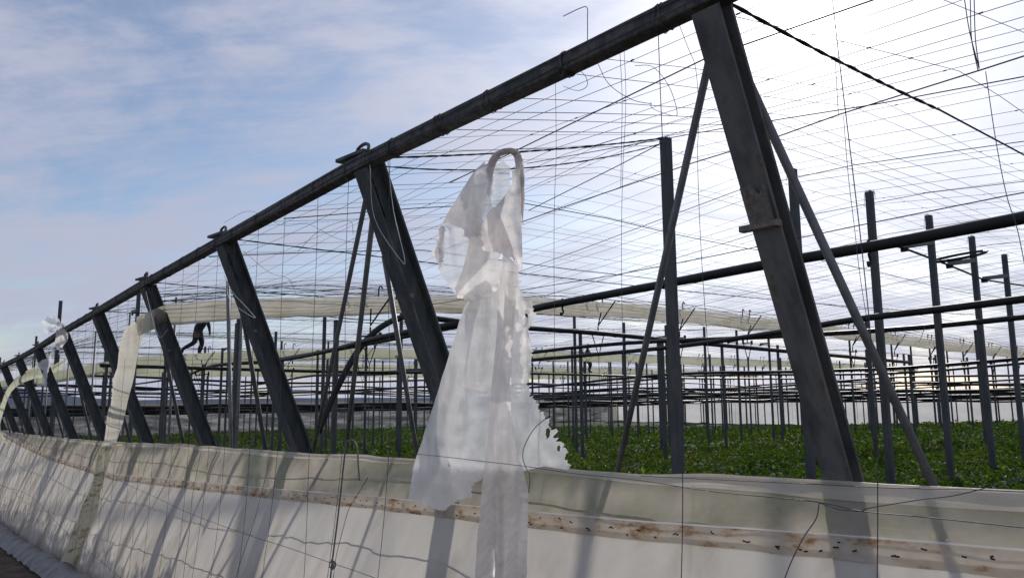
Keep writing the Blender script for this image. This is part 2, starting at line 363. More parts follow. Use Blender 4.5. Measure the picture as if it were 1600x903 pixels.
# ------------------------------------------------------------------ crop
def crop():
    V = []; Fc = []; C = []
    def leaf(p, s, rn, br=1.5):
        an = rn.uniform(0, 6.283); tl = rn.gauss(0, .55)
        dx = np.array([math.cos(an), math.sin(an), 0]); dy = np.array([-math.sin(an) * math.cos(tl), math.cos(an) * math.cos(tl), math.sin(tl)])
        L, Wd = s, s * .55
        n_ = np.cross(dx, dy)
        o = len(V)
        dr = -abs(rn.gauss(.12, .15)) * L
        for q in (p - dy * L * .5, p + dx * Wd * .5 + n_ * Wd * .12, p + dy * L * .5 + Z3 * dr, p - dx * Wd * .5 + n_ * Wd * .12): V.append(tuple(q))
        Fc.append((o, o + 1, o + 2)); Fc.append((o, o + 2, o + 3))
        k = noise.noise(Vector((p[0] * .35, p[1] * .35, 3))) * .5 + .5
        k2 = rn.random()
        g = lerp(np.array([.012, .026, .006]), np.array([.036, .066, .013]), min(1, .25 + .55 * k2 + .3 * k))
        if k > .62 and k2 > .55: g = lerp(g, np.array([.085, .075, .03]), .55)
        if k2 > .97: g = np.array([.09, .12, .05])
        C.extend([(*(g * br), 1)] * 4)
    rn = random.Random(3)
    def top(a, b):
        row = abs(math.sin((b * .9 + .2) * math.pi))
        return canopy_z(b) - .10 + .10 * row + .16 * noise.noise(Vector((a * 1.1, b * 1.1, 0))) + .10 * noise.noise(Vector((a * 3.4, b * 3.4, 7)))
    # camera sits at about a = -2.9, b = -2.0
    def scatter(n, rmin, rmax, s0, s1, dz):
        k = 0; tries = 0
        while k < n and tries < n * 12:
            tries += 1
            r_ = math.sqrt(rn.uniform(rmin ** 2, rmax ** 2)); an = rn.uniform(-.72, .72)
            p = np.array([math.sin(an) * r_, math.cos(an) * r_])
            a, b = ab(p)
            if a < 1.40 + .2 * noise.noise(Vector((b * 2, 0, 0))) or a > 60 or b > 58: continue
            z = top(a, b) - abs(rn.gauss(0, dz))
            leaf(np.array([p[0], p[1], z]), rn.uniform(s0, s1), rn); k += 1
    scatter(52000, 3.5, 13, .055, .11, .10)
    scatter(52000, 13, 26, .075, .145, .09)
    scatter(52000, 26, 64, .13, .28, .08)
    # plant sides along the first row behind the net, leaf colour brightened against shade
    for i in range(9000):
        b = rn.uniform(-2.5, 30); a = 1.5 + abs(rn.gauss(0, .25))
        z = lerp(ground_z(b) + .05, top(a, b), rn.random() ** .7)
        leaf(W(a, b, z), rn.uniform(.06, .13), rn, 2.4)
    me = bpy.data.meshes.new('crop_foliage'); me.from_pydata(V, [], Fc); me.update()
    ca = me.color_attributes.new('tint', 'FLOAT_COLOR', 'POINT')
    ca.data.foreach_set('color', np.array(C, dtype=np.float32).ravel())
    me.materials.append(M_LEAF)
    o = bpy.data.objects.new('crop_foliage', me); col.objects.link(o)
    tag(o, 'dense low dark green pepper crop filling the greenhouse floor', 'crop', kind='stuff')
    # dark sheet under the leaves, the shade between them put into its colour
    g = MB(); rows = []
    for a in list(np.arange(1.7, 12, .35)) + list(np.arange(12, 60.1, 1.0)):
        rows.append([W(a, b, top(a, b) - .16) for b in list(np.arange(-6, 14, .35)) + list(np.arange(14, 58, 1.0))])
    M_UND = solid('leaf_shade_green', [(.35, (.006, .012, .004)), (.65, (.022, .04, .012))], 7, .95)
    tag(g.grid(rows).build('leaf_shade_sheet', M_UND, smooth=True), 'dark sheet beneath the pepper crop leaves, coloured as the shade among them', 'crop', kind='stuff')
crop()

# ------------------------------------------------------------------ leaning edge posts
POST_B = [SP * i for i in range(-1, 13)]
ordn = ['', 'second', 'third', 'fourth', 'fifth', 'sixth', 'seventh', 'eighth', 'ninth', 'tenth', 'eleventh', 'twelfth', 'thirteenth']
def lean_at(z, b):  # inward offset of a leaning post at height z
    return .415 * (rail_z(b) - z)
for i, b in enumerate(POST_B):
    if b < -.1: continue
    k = int(round(b / SP))
    zt = rail_z(b) - .02; zb = ground_z(b) - .1
    lab = ['broad weathered leaning steel post beside the sun glare, with a mortar patch at mid height',
           'leaning dark steel post partly hidden by the big torn plastic sheet',
           'leaning dark steel post just right of the worker on the wires'][k] if k < 3 else \
          ('leaning dark steel post crossing just left of the worker, right of the hanging cream strip' if k == 3 else
           'leaning dark steel post crossing behind the hanging cream plastic strip' if k == 4 else
           'leaning dark steel post beneath the small torn plastic knotted on the beam' if k == 5 else
           'leaning dark steel post along the edge beam, %s from the right' % ordn[k])
    t = empty('leaning_post', W(lean_at(zb, b), b, zb), lab, 'post', 'leaning posts under the edge beam')
    M = M_NEAR if k == 0 else M_POST
    w_ = .15 if k == 0 else .19
    top_, bot_ = W(0, b, zt), W(lean_at(zb, b), b, zb)
    MB().hbeam(top_, bot_, w_, w_ * (.8 if k == 0 else 1.0), B3, .018 if k == 0 else .016).build('shaft', M, t)
    # flange plate at the top and tab half way
    dirv = (bot_ - top_) / np.linalg.norm(bot_ - top_); nrmv = np.cross(dirv, B3)
    MB().bar(W(-.02, b, zt + .0) + dirv * .10, W(-.02, b, zt) + dirv * .42, .06, .012, B3).build('gusset', M_BEAM, t).location -= Vector(nrmv * 0)
    zc_ = lerp(zt, -.1, .52); ac = lean_at(zc_, b)
    if k < 4:
        q = MB(); c0 = W(ac - .075, b + .02, zc_)
        q.bar(c0 - B3 * .10, c0 + B3 * .11, .045, .03, A3)
        q.build('weld_tab', M_RUST, t)
        if k == 0:
            q = MB(); rows = []
            for r_ in np.linspace(-.02, .24, 12):
                row = []
                for s in np.linspace(-.5, .5, 21):
                    zz = zc_ + r_ * (.75 + .28 * noise.noise(Vector((s * 2.3, 1, 3))) + .07 * noise.noise(Vector((s * 9, 2, 3))))
                    row.append(W(lean_at(zz, b) - w_ * .5 - .016 - .006 * math.cos(s * 3), b + s * w_ * .9, zz))
                rows.append(row)
            q.grid(rows).build('mortar_patch', M_RUST, t, True)

# ------------------------------------------------------------------ edge beam with ties and hooks
bt = empty('edge_beam', W(0, 0, rail_z(0)), 'long dark steel edge beam wound with wire ties, sloping across the photo above the leaning posts', 'beam')
for i in range(len(POST_B) - 1):
    b0, b1 = POST_B[i], POST_B[i + 1]
    ov = .25 if i % 2 == 0 else 0
    p, q = W(0, b0 - .02, rail_z(b0) + .045), W(0, b1 + .02, rail_z(b1) + .045)
    MB().bar(p, q, .105 if i % 2 else .115, .105 if i % 2 else .115, A3).build('beam_segment', M_BEAM, bt)
nt_ = 0
TIES = []
for i in range(0, 11):
    for j in range(5):
        b = SP * i + SP * (j + .45 + rnd.uniform(-.14, .14)) / 5
        if i == 10: continue
        TIES.append(b)
TIES = [-2.2, -1.4, -.6] + TIES
for b in TIES:
    z = rail_z(b) + .045; q = MB()
    for s in range(rnd.choice([2, 2, 3, 4])):
        bb = b + rnd.uniform(-.03, .03) * (1 + s * .3); sk = rnd.uniform(-.03, .03); lo = rnd.uniform(.0, .006)
        ring = []
        for k in range(13):
            an = 2 * math.pi * k / 12
            ca, sa = math.cos(an), math.sin(an)
            mxx = max(abs(ca), abs(sa)); e = .0615 / mxx
            e = min(e, .082)
            ring.append(W(ca * e, bb + sk * sa, z + sa * e + (lo if sa > 0 else -lo)))
        q.tube(ring, .0034, 4)
    # loose tail loop
    e0 = W(-.05, b, z - .06)
    if rnd.random() < .45:
        pts = [e0, e0 - A3 * .02 + B3 * rnd.uniform(-.06, .06) - Z3 * .05, e0 + B3 * rnd.uniform(-.1, .1) - Z3 * rnd.uniform(-.02, .06) - A3 * .03]
        q.tube(curve(pts, 4), .0025, 3)
    q.build('wire_tie', M_WIRE, bt)
# wires running along the beam face
q = MB()
for off in (.02, -.03):
    q.tube(wob([W(-.062, b, rail_z(b) + .045 + off + .008 * math.sin(b * 2)) for b in np.arange(-2.4, 33, .5)], .006, 1.3, off * 9), .003, 3)
q.build('running_wire', M_WIRE, bt)
for k in range(1, 10):
    b = SP * k; z = rail_z(b) + .105
    h = curve([W(-.05, b - .06, z - .02), W(-.02, b - .02, z + .05), W(.0, b + .09, z + .095), W(.0, b + .19, z + .085), W(0, b + .22, z + .05)], 5)
    MB().tube(h, .015, 6).build('hook', M_POST, bt, True)
    MB().bar(W(-.02, b + .02, z + .015), W(-.04, b + .46, z + .03), .07, .03, A3).build('hook_plate', M_POST, bt)
for b, L in ((.75, .42),):
    e = onA(918, 80, -.03)
    q = MB().tube(curve([e, onA(918, 55, -.04), onA(918, 30, -.04), onA(917, 12, -.05), onA(905, 14, -.06), onA(880, 26, -.08)], 5), .0028, 3)
    q.build('wire_tail', M_WIRE, bt)

# ------------------------------------------------------------------ brace pipes
def pipe(pts, r, label, group=None, m=None, name='brace_pipe'):
    p = [np.array(x) for x in pts]
    dv = p[-1] - p[0]
    # run on to the ground
    gz = ground_z(ab(p[-1])[1]) - .03
    if p[-1][2] > gz:
        k = (gz - p[0][2]) / dv[2]; p.append(p[0] + dv * k)
    return tag(MB().tube([p[0], p[-1]], r, 8).build(name, m or M_PIPE, None, True, base=p[-1]), label, 'pipe', group)
GP = 'brace pipes beside the leaning posts'
pipe([onA(1108, 95, .14), onA(965, 735, 1.12)], .020, 'slim brace pipe running down left from the weathered leaning post', GP)
pipe([onA(1166, 120, .20), onA(1462, 765, 1.2)], .023, 'slim brace pipe running down right from the weathered leaning post', GP)
pipe([onA(574, 300, .16), onA(490, 702, 1.2)], .022, 'brace pipe splaying left from the post beside the big torn sheet', GP)
pipe([onA(583, 335, .22), onA(540, 705, 1.15)], .025, 'upright grey brace pipe just right of the left-splayed one', GP)
pipe([onA(600, 400, .3), onA(651, 705, 1.2)], .022, 'brace pipe slanting down right to the left edge of the big torn sheet', GP)
for k in range(2, 10):
    b = SP * k; z0 = rail_z(b) - .35
    zb = ground_z(b)
    nm = {2: 'worker-side', 3: 'cream strip'}
    L1 = ('brace pipe slanting down left in front of the worker on the wires' if k == 2 else 'thin brace pipe splaying left from a distant leaning post')
    pipe([W(.14, b + .05, z0), W(1.3, b + 1.25, zb)], .026, L1, GP if k == 2 else 'distant left-splayed brace pipes', M_POST)
    if k >= 3:
        pipe([W(1.05, b - .95, roof(1.05, b - .95)), W(1.05, b - .95, zb)], .022, 'thin upright pipe among the distant leaning posts', 'distant upright pipes')
pipe([onA(356, 440, 1.0), onA(361, 705, 1.0)], .028, 'straight upright galvanised pipe right of the worker on the wires', GP)

# ------------------------------------------------------------------ inner posts
def row_post(a, b, zt, wd, label, group, arm=True, armz=.42):
    zb = ground_z(b) - .05
    base = W(a, b, zb)
    o = MB().bar(W(a, b, zt), base, wd, wd, A3).build('roof_post', M_IRON, None, False, base=base)
    tag(o, label, 'post', group)
    if arm:
        q = MB(); c0 = W(a, b, zt - armz)
        q.bar(c0 - B3 * .06 - A3 * (wd * .56), c0 + B3 * .40 - A3 * (wd * .56), .075, .02, Z3)
        q.build('bracket', M_PIPE, o)
        q = MB(); q.bar(c0 + B3 * .32 - A3 * (wd * .56) - Z3 * .05, c0 + B3 * .42 - A3 * (wd * .56) - Z3 * .05, .06, .06, Z3)
        q.build('clamp', M_CABLE, o)
    return o
def ties_top(o, a, b, zt):
    q = MB()
    for s in range(4):
        an = rnd.uniform(0, 6.28); l = rnd.uniform(.06, .2)
        e = W(a + .05 * math.cos(an), b + .05 * math.sin(an), zt + .01)
        q.tube(curve([W(a, b, zt + .012), e, e + np.array([.03 * math.cos(an), .03 * math.sin(an), -l])], 4), .003, 3)
    q.build('wire_wrap', M_WIRE, o)
FIRST = [('A', onZ(1040, 217, 2.7), .095, 'tall dark roof post just right of the big torn plastic sheet', False),
         ('B', onZ(1238, 265, 2.7), .085, 'tall roof post half hidden behind the weathered leaning post', False),
         ('C', onZ(1358, 300, 2.7), .085, 'tall roof post with the thick black hose tied across it, right of the slanting pipe', False),
         ('D', onZ(1451, 337, 2.7), .085, 'tall roof post carrying the first cable bracket, right of the hose-tied post', True),
         ('E', onZ(1518, 370, 2.7), .085, 'tall roof post beside the coiled hose ring', True),
         ('F', onZ(1569, 398, 2.7), .085, 'tall roof post under the right end of the coiled hose ring', True)]
G1 = 'first row of tall roof posts in the crop'
arm_pts = []
for n_, p, wd, lab, arm in FIRST:
    a, b = ab(p); o = row_post(a, b, 2.7, wd, lab, G1, arm); ties_top(o, a, b, 2.7)
    if arm: arm_pts.append(W(a - .07, b + .37, 2.7 - .45))
aF, bF = ab(FIRST[-1][1])
da = 2.3
for i in range(1, 19):
    a = aF + da * i; 
    row_post(a, 3.0, 2.7, .09, 'roof post of the first row, far off at the right edge', 'far posts of the first row', i < 6)
    arm_pts.append(W(a - .06, 3.37, 2.25))
def cable(pts, r, label, m=M_CABLE, name='support_cable', group=None, cat='cable', n=4):
    p = [np.array(x) for x in pts]
    return tag(MB().tube(p, r, n).build(name, m, None, True, base=p[0]), label, cat, group)
cable([W(ab(FIRST[3][1])[0] - 1.0, 3.2, 2.3)] + arm_pts, .018, 'dark cable threaded through the brackets of the right-hand roof posts', M_CABLE)
# deeper ridge rows
for rb, zt, lab, grp, step, a0, arm in ((16.4, 2.7, 'roof post with a side bracket in the second row, beyond the near cream gutter', 'second row of roof posts', 2.25, 1.4, True),
                              (29.7, 2.6, 'slim roof post in the third row, seen between nearer posts', 'third row of roof posts', 2.25, 1.2, True),
                              (43.0, 2.5, 'thin distant roof post in the fourth row', 'fourth row of roof posts', 2.5, 1.5, False),
                              (23.1, 1.75, 'slim low roof post along the second gutter', 'low posts along the second gutter', 3.3, 2.2, False),
                              (36.5, 1.7, 'thin distant low roof post along the third gutter', 'low posts along the third gutter', 3.3, 2.0, False),
                              (10.3, 1.5, 'slim low roof post standing deep along the near gutter', 'low posts along the near gutter', 6.6, 12.0, False),
                              (6.6, 1.9, 'slim roof post standing between first row and near gutter', 'posts between first row and near gutter', 6.6, 15.0, False),
                              (13.3, 1.9, 'thin roof post standing just before the second row', 'posts just before the second row', 3.3, 12.0, False),
                              (20.0, 2.0, 'thin roof post between second row and second gutter', 'posts between second row and second gutter', 3.0, 3.0, False),
                              (26.4, 2.0, 'thin roof post between second gutter and third row', 'posts between second gutter and third row', 3.0, 3.0, False),
                              (33.0, 2.0, 'thin roof post between third row and third gutter', 'posts between third row and third gutter', 3.0, 2.0, False),
                              (51.0, 1.9, 'thin dark post near the far wall of the greenhouse', 'posts near the far wall', 2.6, 1.0, False)):
    a = a0; ends = []
    while a < 57:
        jit = rnd.uniform(-.12, .12); z_ = zt + rnd.uniform(-.05, .05) if a > 3 else zt - .25
        row_post(a, rb + jit, z_, .075 if rb < 20 else .065, lab, grp, arm and a < 30)
        ends.append(W(a - .06, rb + jit + .37, z_ - .45))
        a += step
    if arm: cable([p for e, f_ in zip(ends[:-1], ends[1:]) for p in (e, lerp(e, f_, .5) - Z3 * .03)] + [ends[-1]], .016, 'dark cable strung between the brackets of the %s row posts' % ('second' if rb < 20 else 'third'))
# pole that rises above the edge beam at the far left
pz = onB(95, 470, 27.0)
tag(MB().bar(pz, W(ab(pz)[0], 27.0, ground_z(27)), .10, .10, A3).build('roof_post', M_IRON, None, base=W(ab(pz)[0], 27.0, ground_z(27))),
    'dark pole end sticking up above the edge beam behind the small torn plastic', 'post')
for u, v, b in ((372, 505, 14.0), (526, 500, 13.5)):
    p = onB(u, v, b)
    row_post(ab(p)[0], b, p[2], .10, 'dark roof post %s' % ('behind the upright galvanised pipe' if u < 400 else 'left of the second leaning post, near the brace pipes'), 'posts near the edge', False)

# ------------------------------------------------------------------ roof wire net
def roof_net():
    t = empty('roof_wire_net', W(3.3, 3.3, 2.7), 'wide net of thin knotted wires strung over the roof posts as greenhouse roof', 'wire net')
    wires = []; PH = {}
    A_ = [];  a = .35
    while a < 58: A_.append(a); a += rnd.uniform(.50, .85) * (1 if a < 22 else 1.5)
    B_ = []; b = -4.6
    while b < 58: B_.append(b); b += rnd.uniform(.48, .80) * (1 if b < 26 else 1.6)
    for lay, dz in ((0, 0), (1, -.07)):
        for a in A_:
            if lay and rnd.random() < .35: continue
            aa = a + (rnd.uniform(.03, .12) if lay else 0)
            bs = sorted(set(list(np.arange(-5, 16, .8)) + list(np.arange(16, 58, 2.2))))
            ph = rnd.uniform(0, 9); PH[(lay, a)] = ph
            pts = [W(aa + .02 * math.sin(b * 1.3 + ph), b, roof(aa, b) + dz + .025 * math.sin(b * .9 + ph) ) for b in bs]
            wires.append((aa, MB().tube(pts, rnd.uniform(.0016, .0031) if a < 12 else .0026, 3, False)))
        for b in B_:
            if lay and rnd.random() < .35: continue
            bb = b + (rnd.uniform(.03, .15) if lay else 0)
            as_ = sorted(set(list(np.arange(0, 13, .8)) + list(np.arange(13, 58.1, 2.2))))
            ph = rnd.uniform(0, 9)
            pts = [W(a, bb + .02 * math.sin(a * 1.1 + ph), roof(a, bb) + dz + .025 * math.sin(a * .8 + ph) * min(1, a)) for a in as_]
            wires.append((abs(bb - 3) * .7, MB().tube(pts, rnd.uniform(.0016, .0031) if abs(b) < 14 else .0026, 3, False)))
    wires.sort(key=lambda x: x[0])
    for k, (_, q) in enumerate(wires[:96]): q.build('net_wire', M_WIRE, t)
    rest = MB()
    for _, q in wires[96:]: rest.add(q.v, q.f)
    tag(rest.build('net_wire', M_WIRE, t), kind='stuff')
    # knots where wires cross, on the near bays
    q = MB()
    for a in A_[:22]:
        for b in B_:
            if b > 9 or rnd.random() < .45: continue
            ph = PH[(0, a)]; p = W(a + .02 * math.sin(b * 1.3 + ph), b, roof(a, b) + .025 * math.sin(b * .9 + ph)); q.tube([p - B3 * .012, p + B3 * .012], .005, 4)
    tag(q.build('wire_knot', M_CABLE, t), kind='stuff')
roof_net()

# ------------------------------------------------------------------ support cables
def twisted(p, q, r, label, n=60, sag=.05, pitch=.16, group=None, amp=None):
    p, q = np.array(p), np.array(q)
    L = np.linalg.norm(q - p); t = (q - p) / L; x = np.cross(t, Z3); x /= np.linalg.norm(x); y = np.cross(x, t)
    mb = MB(); k = int(L / pitch * 6)
    for s in range(2):
        pts = []
        for i in range(k + 1):
            f_ = i / k; an = 2 * math.pi * (f_ * L / pitch + .35 * noise.noise(Vector((f_ * L * 1.6, L, 2)))) + s * math.pi
            am = (amp or r * .9) * (.65 + .5 * noise.noise(Vector((f_ * 9, s, L))))
            c_ = lerp(p, q, f_) - Z3 * sag * 4 * f_ * (1 - f_)
            pts.append(c_ + (x * math.cos(an) + y * math.sin(an)) * am)
        mb.tube(pts, r, 4)
    return tag(mb.build('support_cable', M_CABLE, None, True, base=p), label, 'cable', group)
A_top = FIRST[0][1] + Z3 * .01
GC = 'main cables carrying the roof'
twisted(W(0, SP, rail_z(SP) + .06), A_top, .0065, 'twisted black cable that the big torn plastic sheet hangs over', sag=.04, pitch=.3)
twisted(W(0, SP, rail_z(SP)), A_top + Z3 * -.05, .005, 'thinner cable just beneath the twisted one holding the big torn sheet', sag=.14, pitch=.4)
b0_ = onB(1140, 2, 0.0); b1_ = onB(1478, 135, 0.0)
twisted(W(0, 0, rail_z(0) + .06), lerp(W(0, 0, rail_z(0) + .06), W(9, .5, roof(9, .5)), .33), .0064, 'thick twisted black cable leaving the weathered leaning post under the sun', sag=.02, pitch=.42, amp=.0075)
cable(subdiv(lerp(W(0, 0, rail_z(0) + .06), W(9, .5, roof(9, .5)), .33), W(30, .5, roof(30, .5)), 12), .007, 'plain dark cable carrying on to the right from the twisted cable under the sun')
for k in range(2, 10):
    b = SP * k
    lab = 'taut dark cable running level from the third leaning post into the roof' if k == 2 else 'taut dark cable running from a distant leaning post into the roof'
    twisted(W(0, b, rail_z(b) + .05), W(22, b + .1, roof(22, b)), .006, lab, sag=.12, pitch=.5, group=GC if k == 2 else 'cables from the distant leaning posts')
# cables across, parallel to the edge
for pts, a_, lab in (([(900, 190), (1104, 91), (1219, 51)], 1.3, 'dark cross cable meeting the brace pipe top on the weathered post'),
                     ([(835, 340), (900, 317), (1082, 255), (1206, 217), (1312, 179), (1538, 108), (1600, 88)], 2.2, 'long dark cross cable rising right, with bright wires hooked on it'),
                     ([(835, 450), (960, 430), (1120, 399), (1334, 354), (1573, 306), (1600, 301)], 3.1, 'long dark cross cable just above the thick black hose'),
                     ([(900, 292), (960, 262), (1030, 226)], 3.2, 'short dark cable rising to the tall post right of the torn sheet'),
                     ([(1040, 217), (1135, 200), (1370, 163), (1600, 120)], 3.25, 'dark cable from the tall post top rising slightly to the right')):
    P = [onA(u, v, a_) for u, v in pts]
    d0 = P[0] - P[1]; P = [P[0] + d0 * (3 if len(pts) > 3 else 1.4)] + P
    d1 = P[-1] - P[-2]; P = P + ([P[-1] + d1 / np.linalg.norm(d1) * .8] if a_ < 3.2 else [])
    cable(P, .0052, lab, M_WIRE, group=GC)
for i, (b_, zoff) in enumerate(((5.0, -.1), (7.2, -.12), (12.6, -.1), (19, -.1), (26, -.1), (33, -.1), (40, -.1))):
    cable([W(a, b_, roof(a, b_) + zoff + .04 * math.sin(a * .7 + i)) for a in np.arange(.0, 56, 1.5)], .006, 'dark roof cable running inward far beyond the near gutter' if b_ > 11 else 'dark roof cable running inward %s' % ('just beyond the tall post row' if i == 0 else 'just before the near gutter'), M_CABLE, group='inward roof cables')
for i, a_ in enumerate((5.4, 7.3, 9.4, 11.6, 14, 18, 23, 29, 36, 44)):
    cable([W(a_, b, roof(a_, b) - .05 + .03 * math.sin(b * .6 + i)) for b in np.arange(-4, 56, 1.5)], .005, 'dark roof cable crossing at a post row, parallel to the edge beam', M_CABLE, group='roof cables parallel to the edge')
# bundle of loose dark wires above the near gutter
for i in range(7):
    cable([W(a, 10.2 + .25 * math.sin(i * 2.1), interp(a, [0, 2, 4, 7, 11, 20, 40], [1.5, 1.72, 1.93, 2.1, 2.2, 2.2, 2.1]) + .03 * i - .05 + .05 * math.sin(a * 1.7 + i * 2)) for a in np.arange(.1, 40, .7)], .006, 'one of the loose dark wires bunched above the near cream gutter', M_CABLE, name='bundled_wire', group='bundle of wires above the near gutter', cat='wire')

# ------------------------------------------------------------------ hanging wires
HW = 'thin wires hanging from the edge beam'
for b in TIES:
    p_ = W(-.2, b, -.3); uu = CX + F * (p_ @ RT) / (p_ @ FW)
    if 640 < uu < 885: continue
    z0 = rail_z(b) - .01
    n_ = 9; ph = rnd.uniform(0, 9); dr = rnd.uniform(-.05, .05)
    pts = []
    zb = outer_z(b) + .02
    for i in range(n_ + 1):
        f_ = i / n_
        pts.append(W(-.02 - .25 * max(0, f_ - .45) + .015 * math.sin(f_ * 9 + ph), b + dr * f_ + .03 * math.sin(f_ * 6 + ph) * (1 + f_), lerp(z0, zb, f_)))
    tag(MB().tube(curve(pts, 3), .0025, 3).build('hanging_wire', M_WIRE, None, True, base=pts[0]), 'thin wire hanging from the edge beam down outside the net wall', 'wire', HW)
def wire(pts, r=.0022, label='', m=M_WIRE, group=None, n=6, name='loose_wire', sides=4):
    return tag(MB().tube(curve(pts, n), r, sides).build(name, m, None, True, base=pts[0]), label, 'wire', group)
for a_, pp, lab in (
    (2.2, [(1303, 65), (1306, 110), (1310, 180)], 'bright doubled wire hanging straight below the glare'),
    (2.6, [(1318, 182), (1325, 270), (1335, 355), (1345, 440), (1365, 560)], 'long vertical wire right of the weathered post, from cross cable to crop'),
    (2.0, [(1540, 112), (1556, 220), (1573, 306), (1590, 360), (1610, 460)], 'long vertical wire near the right edge of the view'),
    (1.2, [(968, 72), (972, 150), (971, 230), (970, 292)], 'vertical wire from the beam to the cable, left of the tall post'),
    (1.5, [(975, 75), (978, 160), (973, 270), (971, 400), (975, 600), (985, 740)], 'longest vertical wire just left of the tall post'),
    (1.0, [(868, 130), (869, 240), (866, 330), (866, 480), (868, 640), (872, 735)], 'vertical wire just right of the big torn sheet'),
    (1.5, [(1057, 28), (1075, 75), (1087, 108), (1092, 180), (1090, 250), (1096, 400), (1110, 600), (1118, 735)], 'wire dropping from the beam end past the left brace pipe'),
    (1.0, [(900, 105), (915, 120), (917, 135), (902, 142), (880, 135)], 'small curled wire end under the beam'),
    (1.2, [(992, 103), (1020, 105), (1045, 135), (1058, 175), (1050, 181), (1020, 170), (1017, 160)], 'looping curled wire left of the weathered post'),
    (1.1, [(930, 90), (950, 130), (985, 155), (1018, 163)], 'slack wire sagging from the beam into the curled loop'),
    (.6, [(465, 393), (500, 360), (545, 345), (552, 366)], 'slack curly wire between third and second leaning posts'),
    (.8, [(380, 392), (420, 425), (450, 435), (462, 458)], 'slack wire drooping between third post and the pipes'),
    (.8, [(350, 348), (390, 330), (440, 352), (480, 350), (520, 370), (555, 380)], 'wavy loose wire beside the second leaning post'),
    (4.0, [(1445, 508), (1442, 520), (1436, 535)], 'short loose wire end dangling among the right-hand posts')):
    wire([onA(u, v, a_) for u, v in pp], .0024, lab)
for a_, pp, lab in ((2.1, [(1507, 0), (1515, 50), (1530, 108)], 'left bright wire of the bunch hooked on the cable at upper right'),
                    (2.1, [(1516, 0), (1518, 60), (1528, 110)], 'middle bright wire of the bunch hooked on the cable at upper right'),
                    (2.1, [(1522, -6), (1524, 60), (1530, 106)], 'right bright wire of the bunch hooked on the cable at upper right'),
                    (-.1, [(578, 258), (585, 340), (625, 405), (632, 403), (615, 330), (606, 250)], 'bright wire looped around the second leaning post'),
                    (-.1, [(350, 430), (362, 455), (385, 480), (398, 497), (360, 470), (354, 440)], 'bright wire looped around the third leaning post'),
                    (-.1, [(228, 455), (240, 505), (250, 527), (262, 515)], 'bright wire curled on the fourth leaning post')):
    wire([onA(u, v, a_) for u, v in pp], .0030, lab, M_WIRE2 if a_ < 0 else M_WIRE, name='bright_wire')

# ------------------------------------------------------------------ net wall
def prof_from(px, a):
    P = sorted((ab(onA(u, v, a))[1], onA(u, v, a)[2]) for u, v in px)
    return [-5.0] + [p[0] for p in P] + [46.0], [P[0][1] + .06] + [p[1] for p in P] + [P[-1][1] - .1]
HA, BA = .80, .60
HB, HZ = prof_from([(1600, 772), (1330, 758), (1000, 745), (700, 722), (500, 712), (300, 697), (150, 690), (50, 680), (0, 672)], HA)
BB, BZ = prof_from([(1600, 880), (1330, 855), (1000, 828), (800, 808), (600, 786), (400, 768), (180, 745), (80, 715), (30, 692), (0, 675)], BA)
# (bottom line of the wall: see GB, GZ above)
def net_pt(b, s):
    """s: 0 hem, 1 band, 2 bottom"""
    hz, bz, gz = interp(b, HB, HZ), interp(b, BB, BZ), interp(b, GB, GZ)
    n1_ = noise.noise(Vector((b * 1.5, s * .7, 2))); n2_ = noise.noise(Vector((b * 5, s * .4, 9)))
    if s <= 1:
        a = lerp(HA, BA, s); z = lerp(hz, bz, s)
        a += .05 * math.sin(math.pi * s) * (n1_ - .4) + .012 * n2_
        z += .018 * noise.noise(Vector((b * .9, 5, 0))) * (1 - s)
    else:
        t = s - 1; a = lerp(BA, -.10, t); z = lerp(bz, gz, t)
        bul = math.sin(math.pi * t)
        n3_ = noise.noise(Vector((b * 13, s * 1.1, 4)))
        z += bul * .03 * n1_; a += bul * (-.06 + .07 * n1_ + .028 * n2_) + .005 * n3_ * min(1, t * 4)
    return a, z
def net_surf(b, s, d=0):
    a, z = net_pt(b, s)
    return W(a - d * .75, b, z + d * .65)
nw = empty('net_wall', W(0, 6, ground_z(6)), 'long low net and plastic wall along the greenhouse edge, with a stained stapled band', 'net wall')
bs = list(np.arange(-3.5, 14, .035)) + list(np.arange(14, 22, .12)) + list(np.arange(22, 42, .35))
MB().grid([[net_surf(b, s) for b in bs] for s in np.linspace(0, 1, 11)]).build('upper_net', M_NET, nw, True)
MB().grid([[net_surf(b, s) for b in bs] for s in np.linspace(1, 2, 22)]).build('lower_sheet', M_LOW, nw, True)
def hem_rows():
    rows = []
    for s in np.linspace(0, 1, 6):
        row = []
        for b in bs:
            wdt = interp(b, [-2, 0, 1.5, 3, 6, 12, 30], [.34, .26, .12, .07, .11, .09, .16]) * (1 + .35 * noise.noise(Vector((b * .8, 3, 1))))
            row.append(net_surf(b, s * wdt, .012 + .010 * math.sin(s * math.pi)))
        rows.append(row)
    return rows
MB().grid(hem_rows()).build('folded_hem', M_HEM, nw, True)
MB().tube([net_surf(b, 0, .004) + Z3 * (.008 + .008 * noise.noise(Vector((b * 2, 0, 4)))) for b in bs], .011, 6).build('hem_rope', M_HEM, nw, True)
def band_rows():
    rows = []
    for s in np.linspace(-1, 1, 6):
        row = []
        for b in bs:
            hw = .052 + .008 * noise.noise(Vector((b, 1, 8)))
            a, z = net_pt(b, 1)
            row.append(W(a - .018 - .008 * (1 - s * s) + .02 * s, b, z + hw * s + .008 * noise.noise(Vector((b * 3, s, 8)))))
        rows.append(row)
    return rows
MB().grid(band_rows()).build('stained_band', M_BAND, nw, True)
q = MB()
b = -2
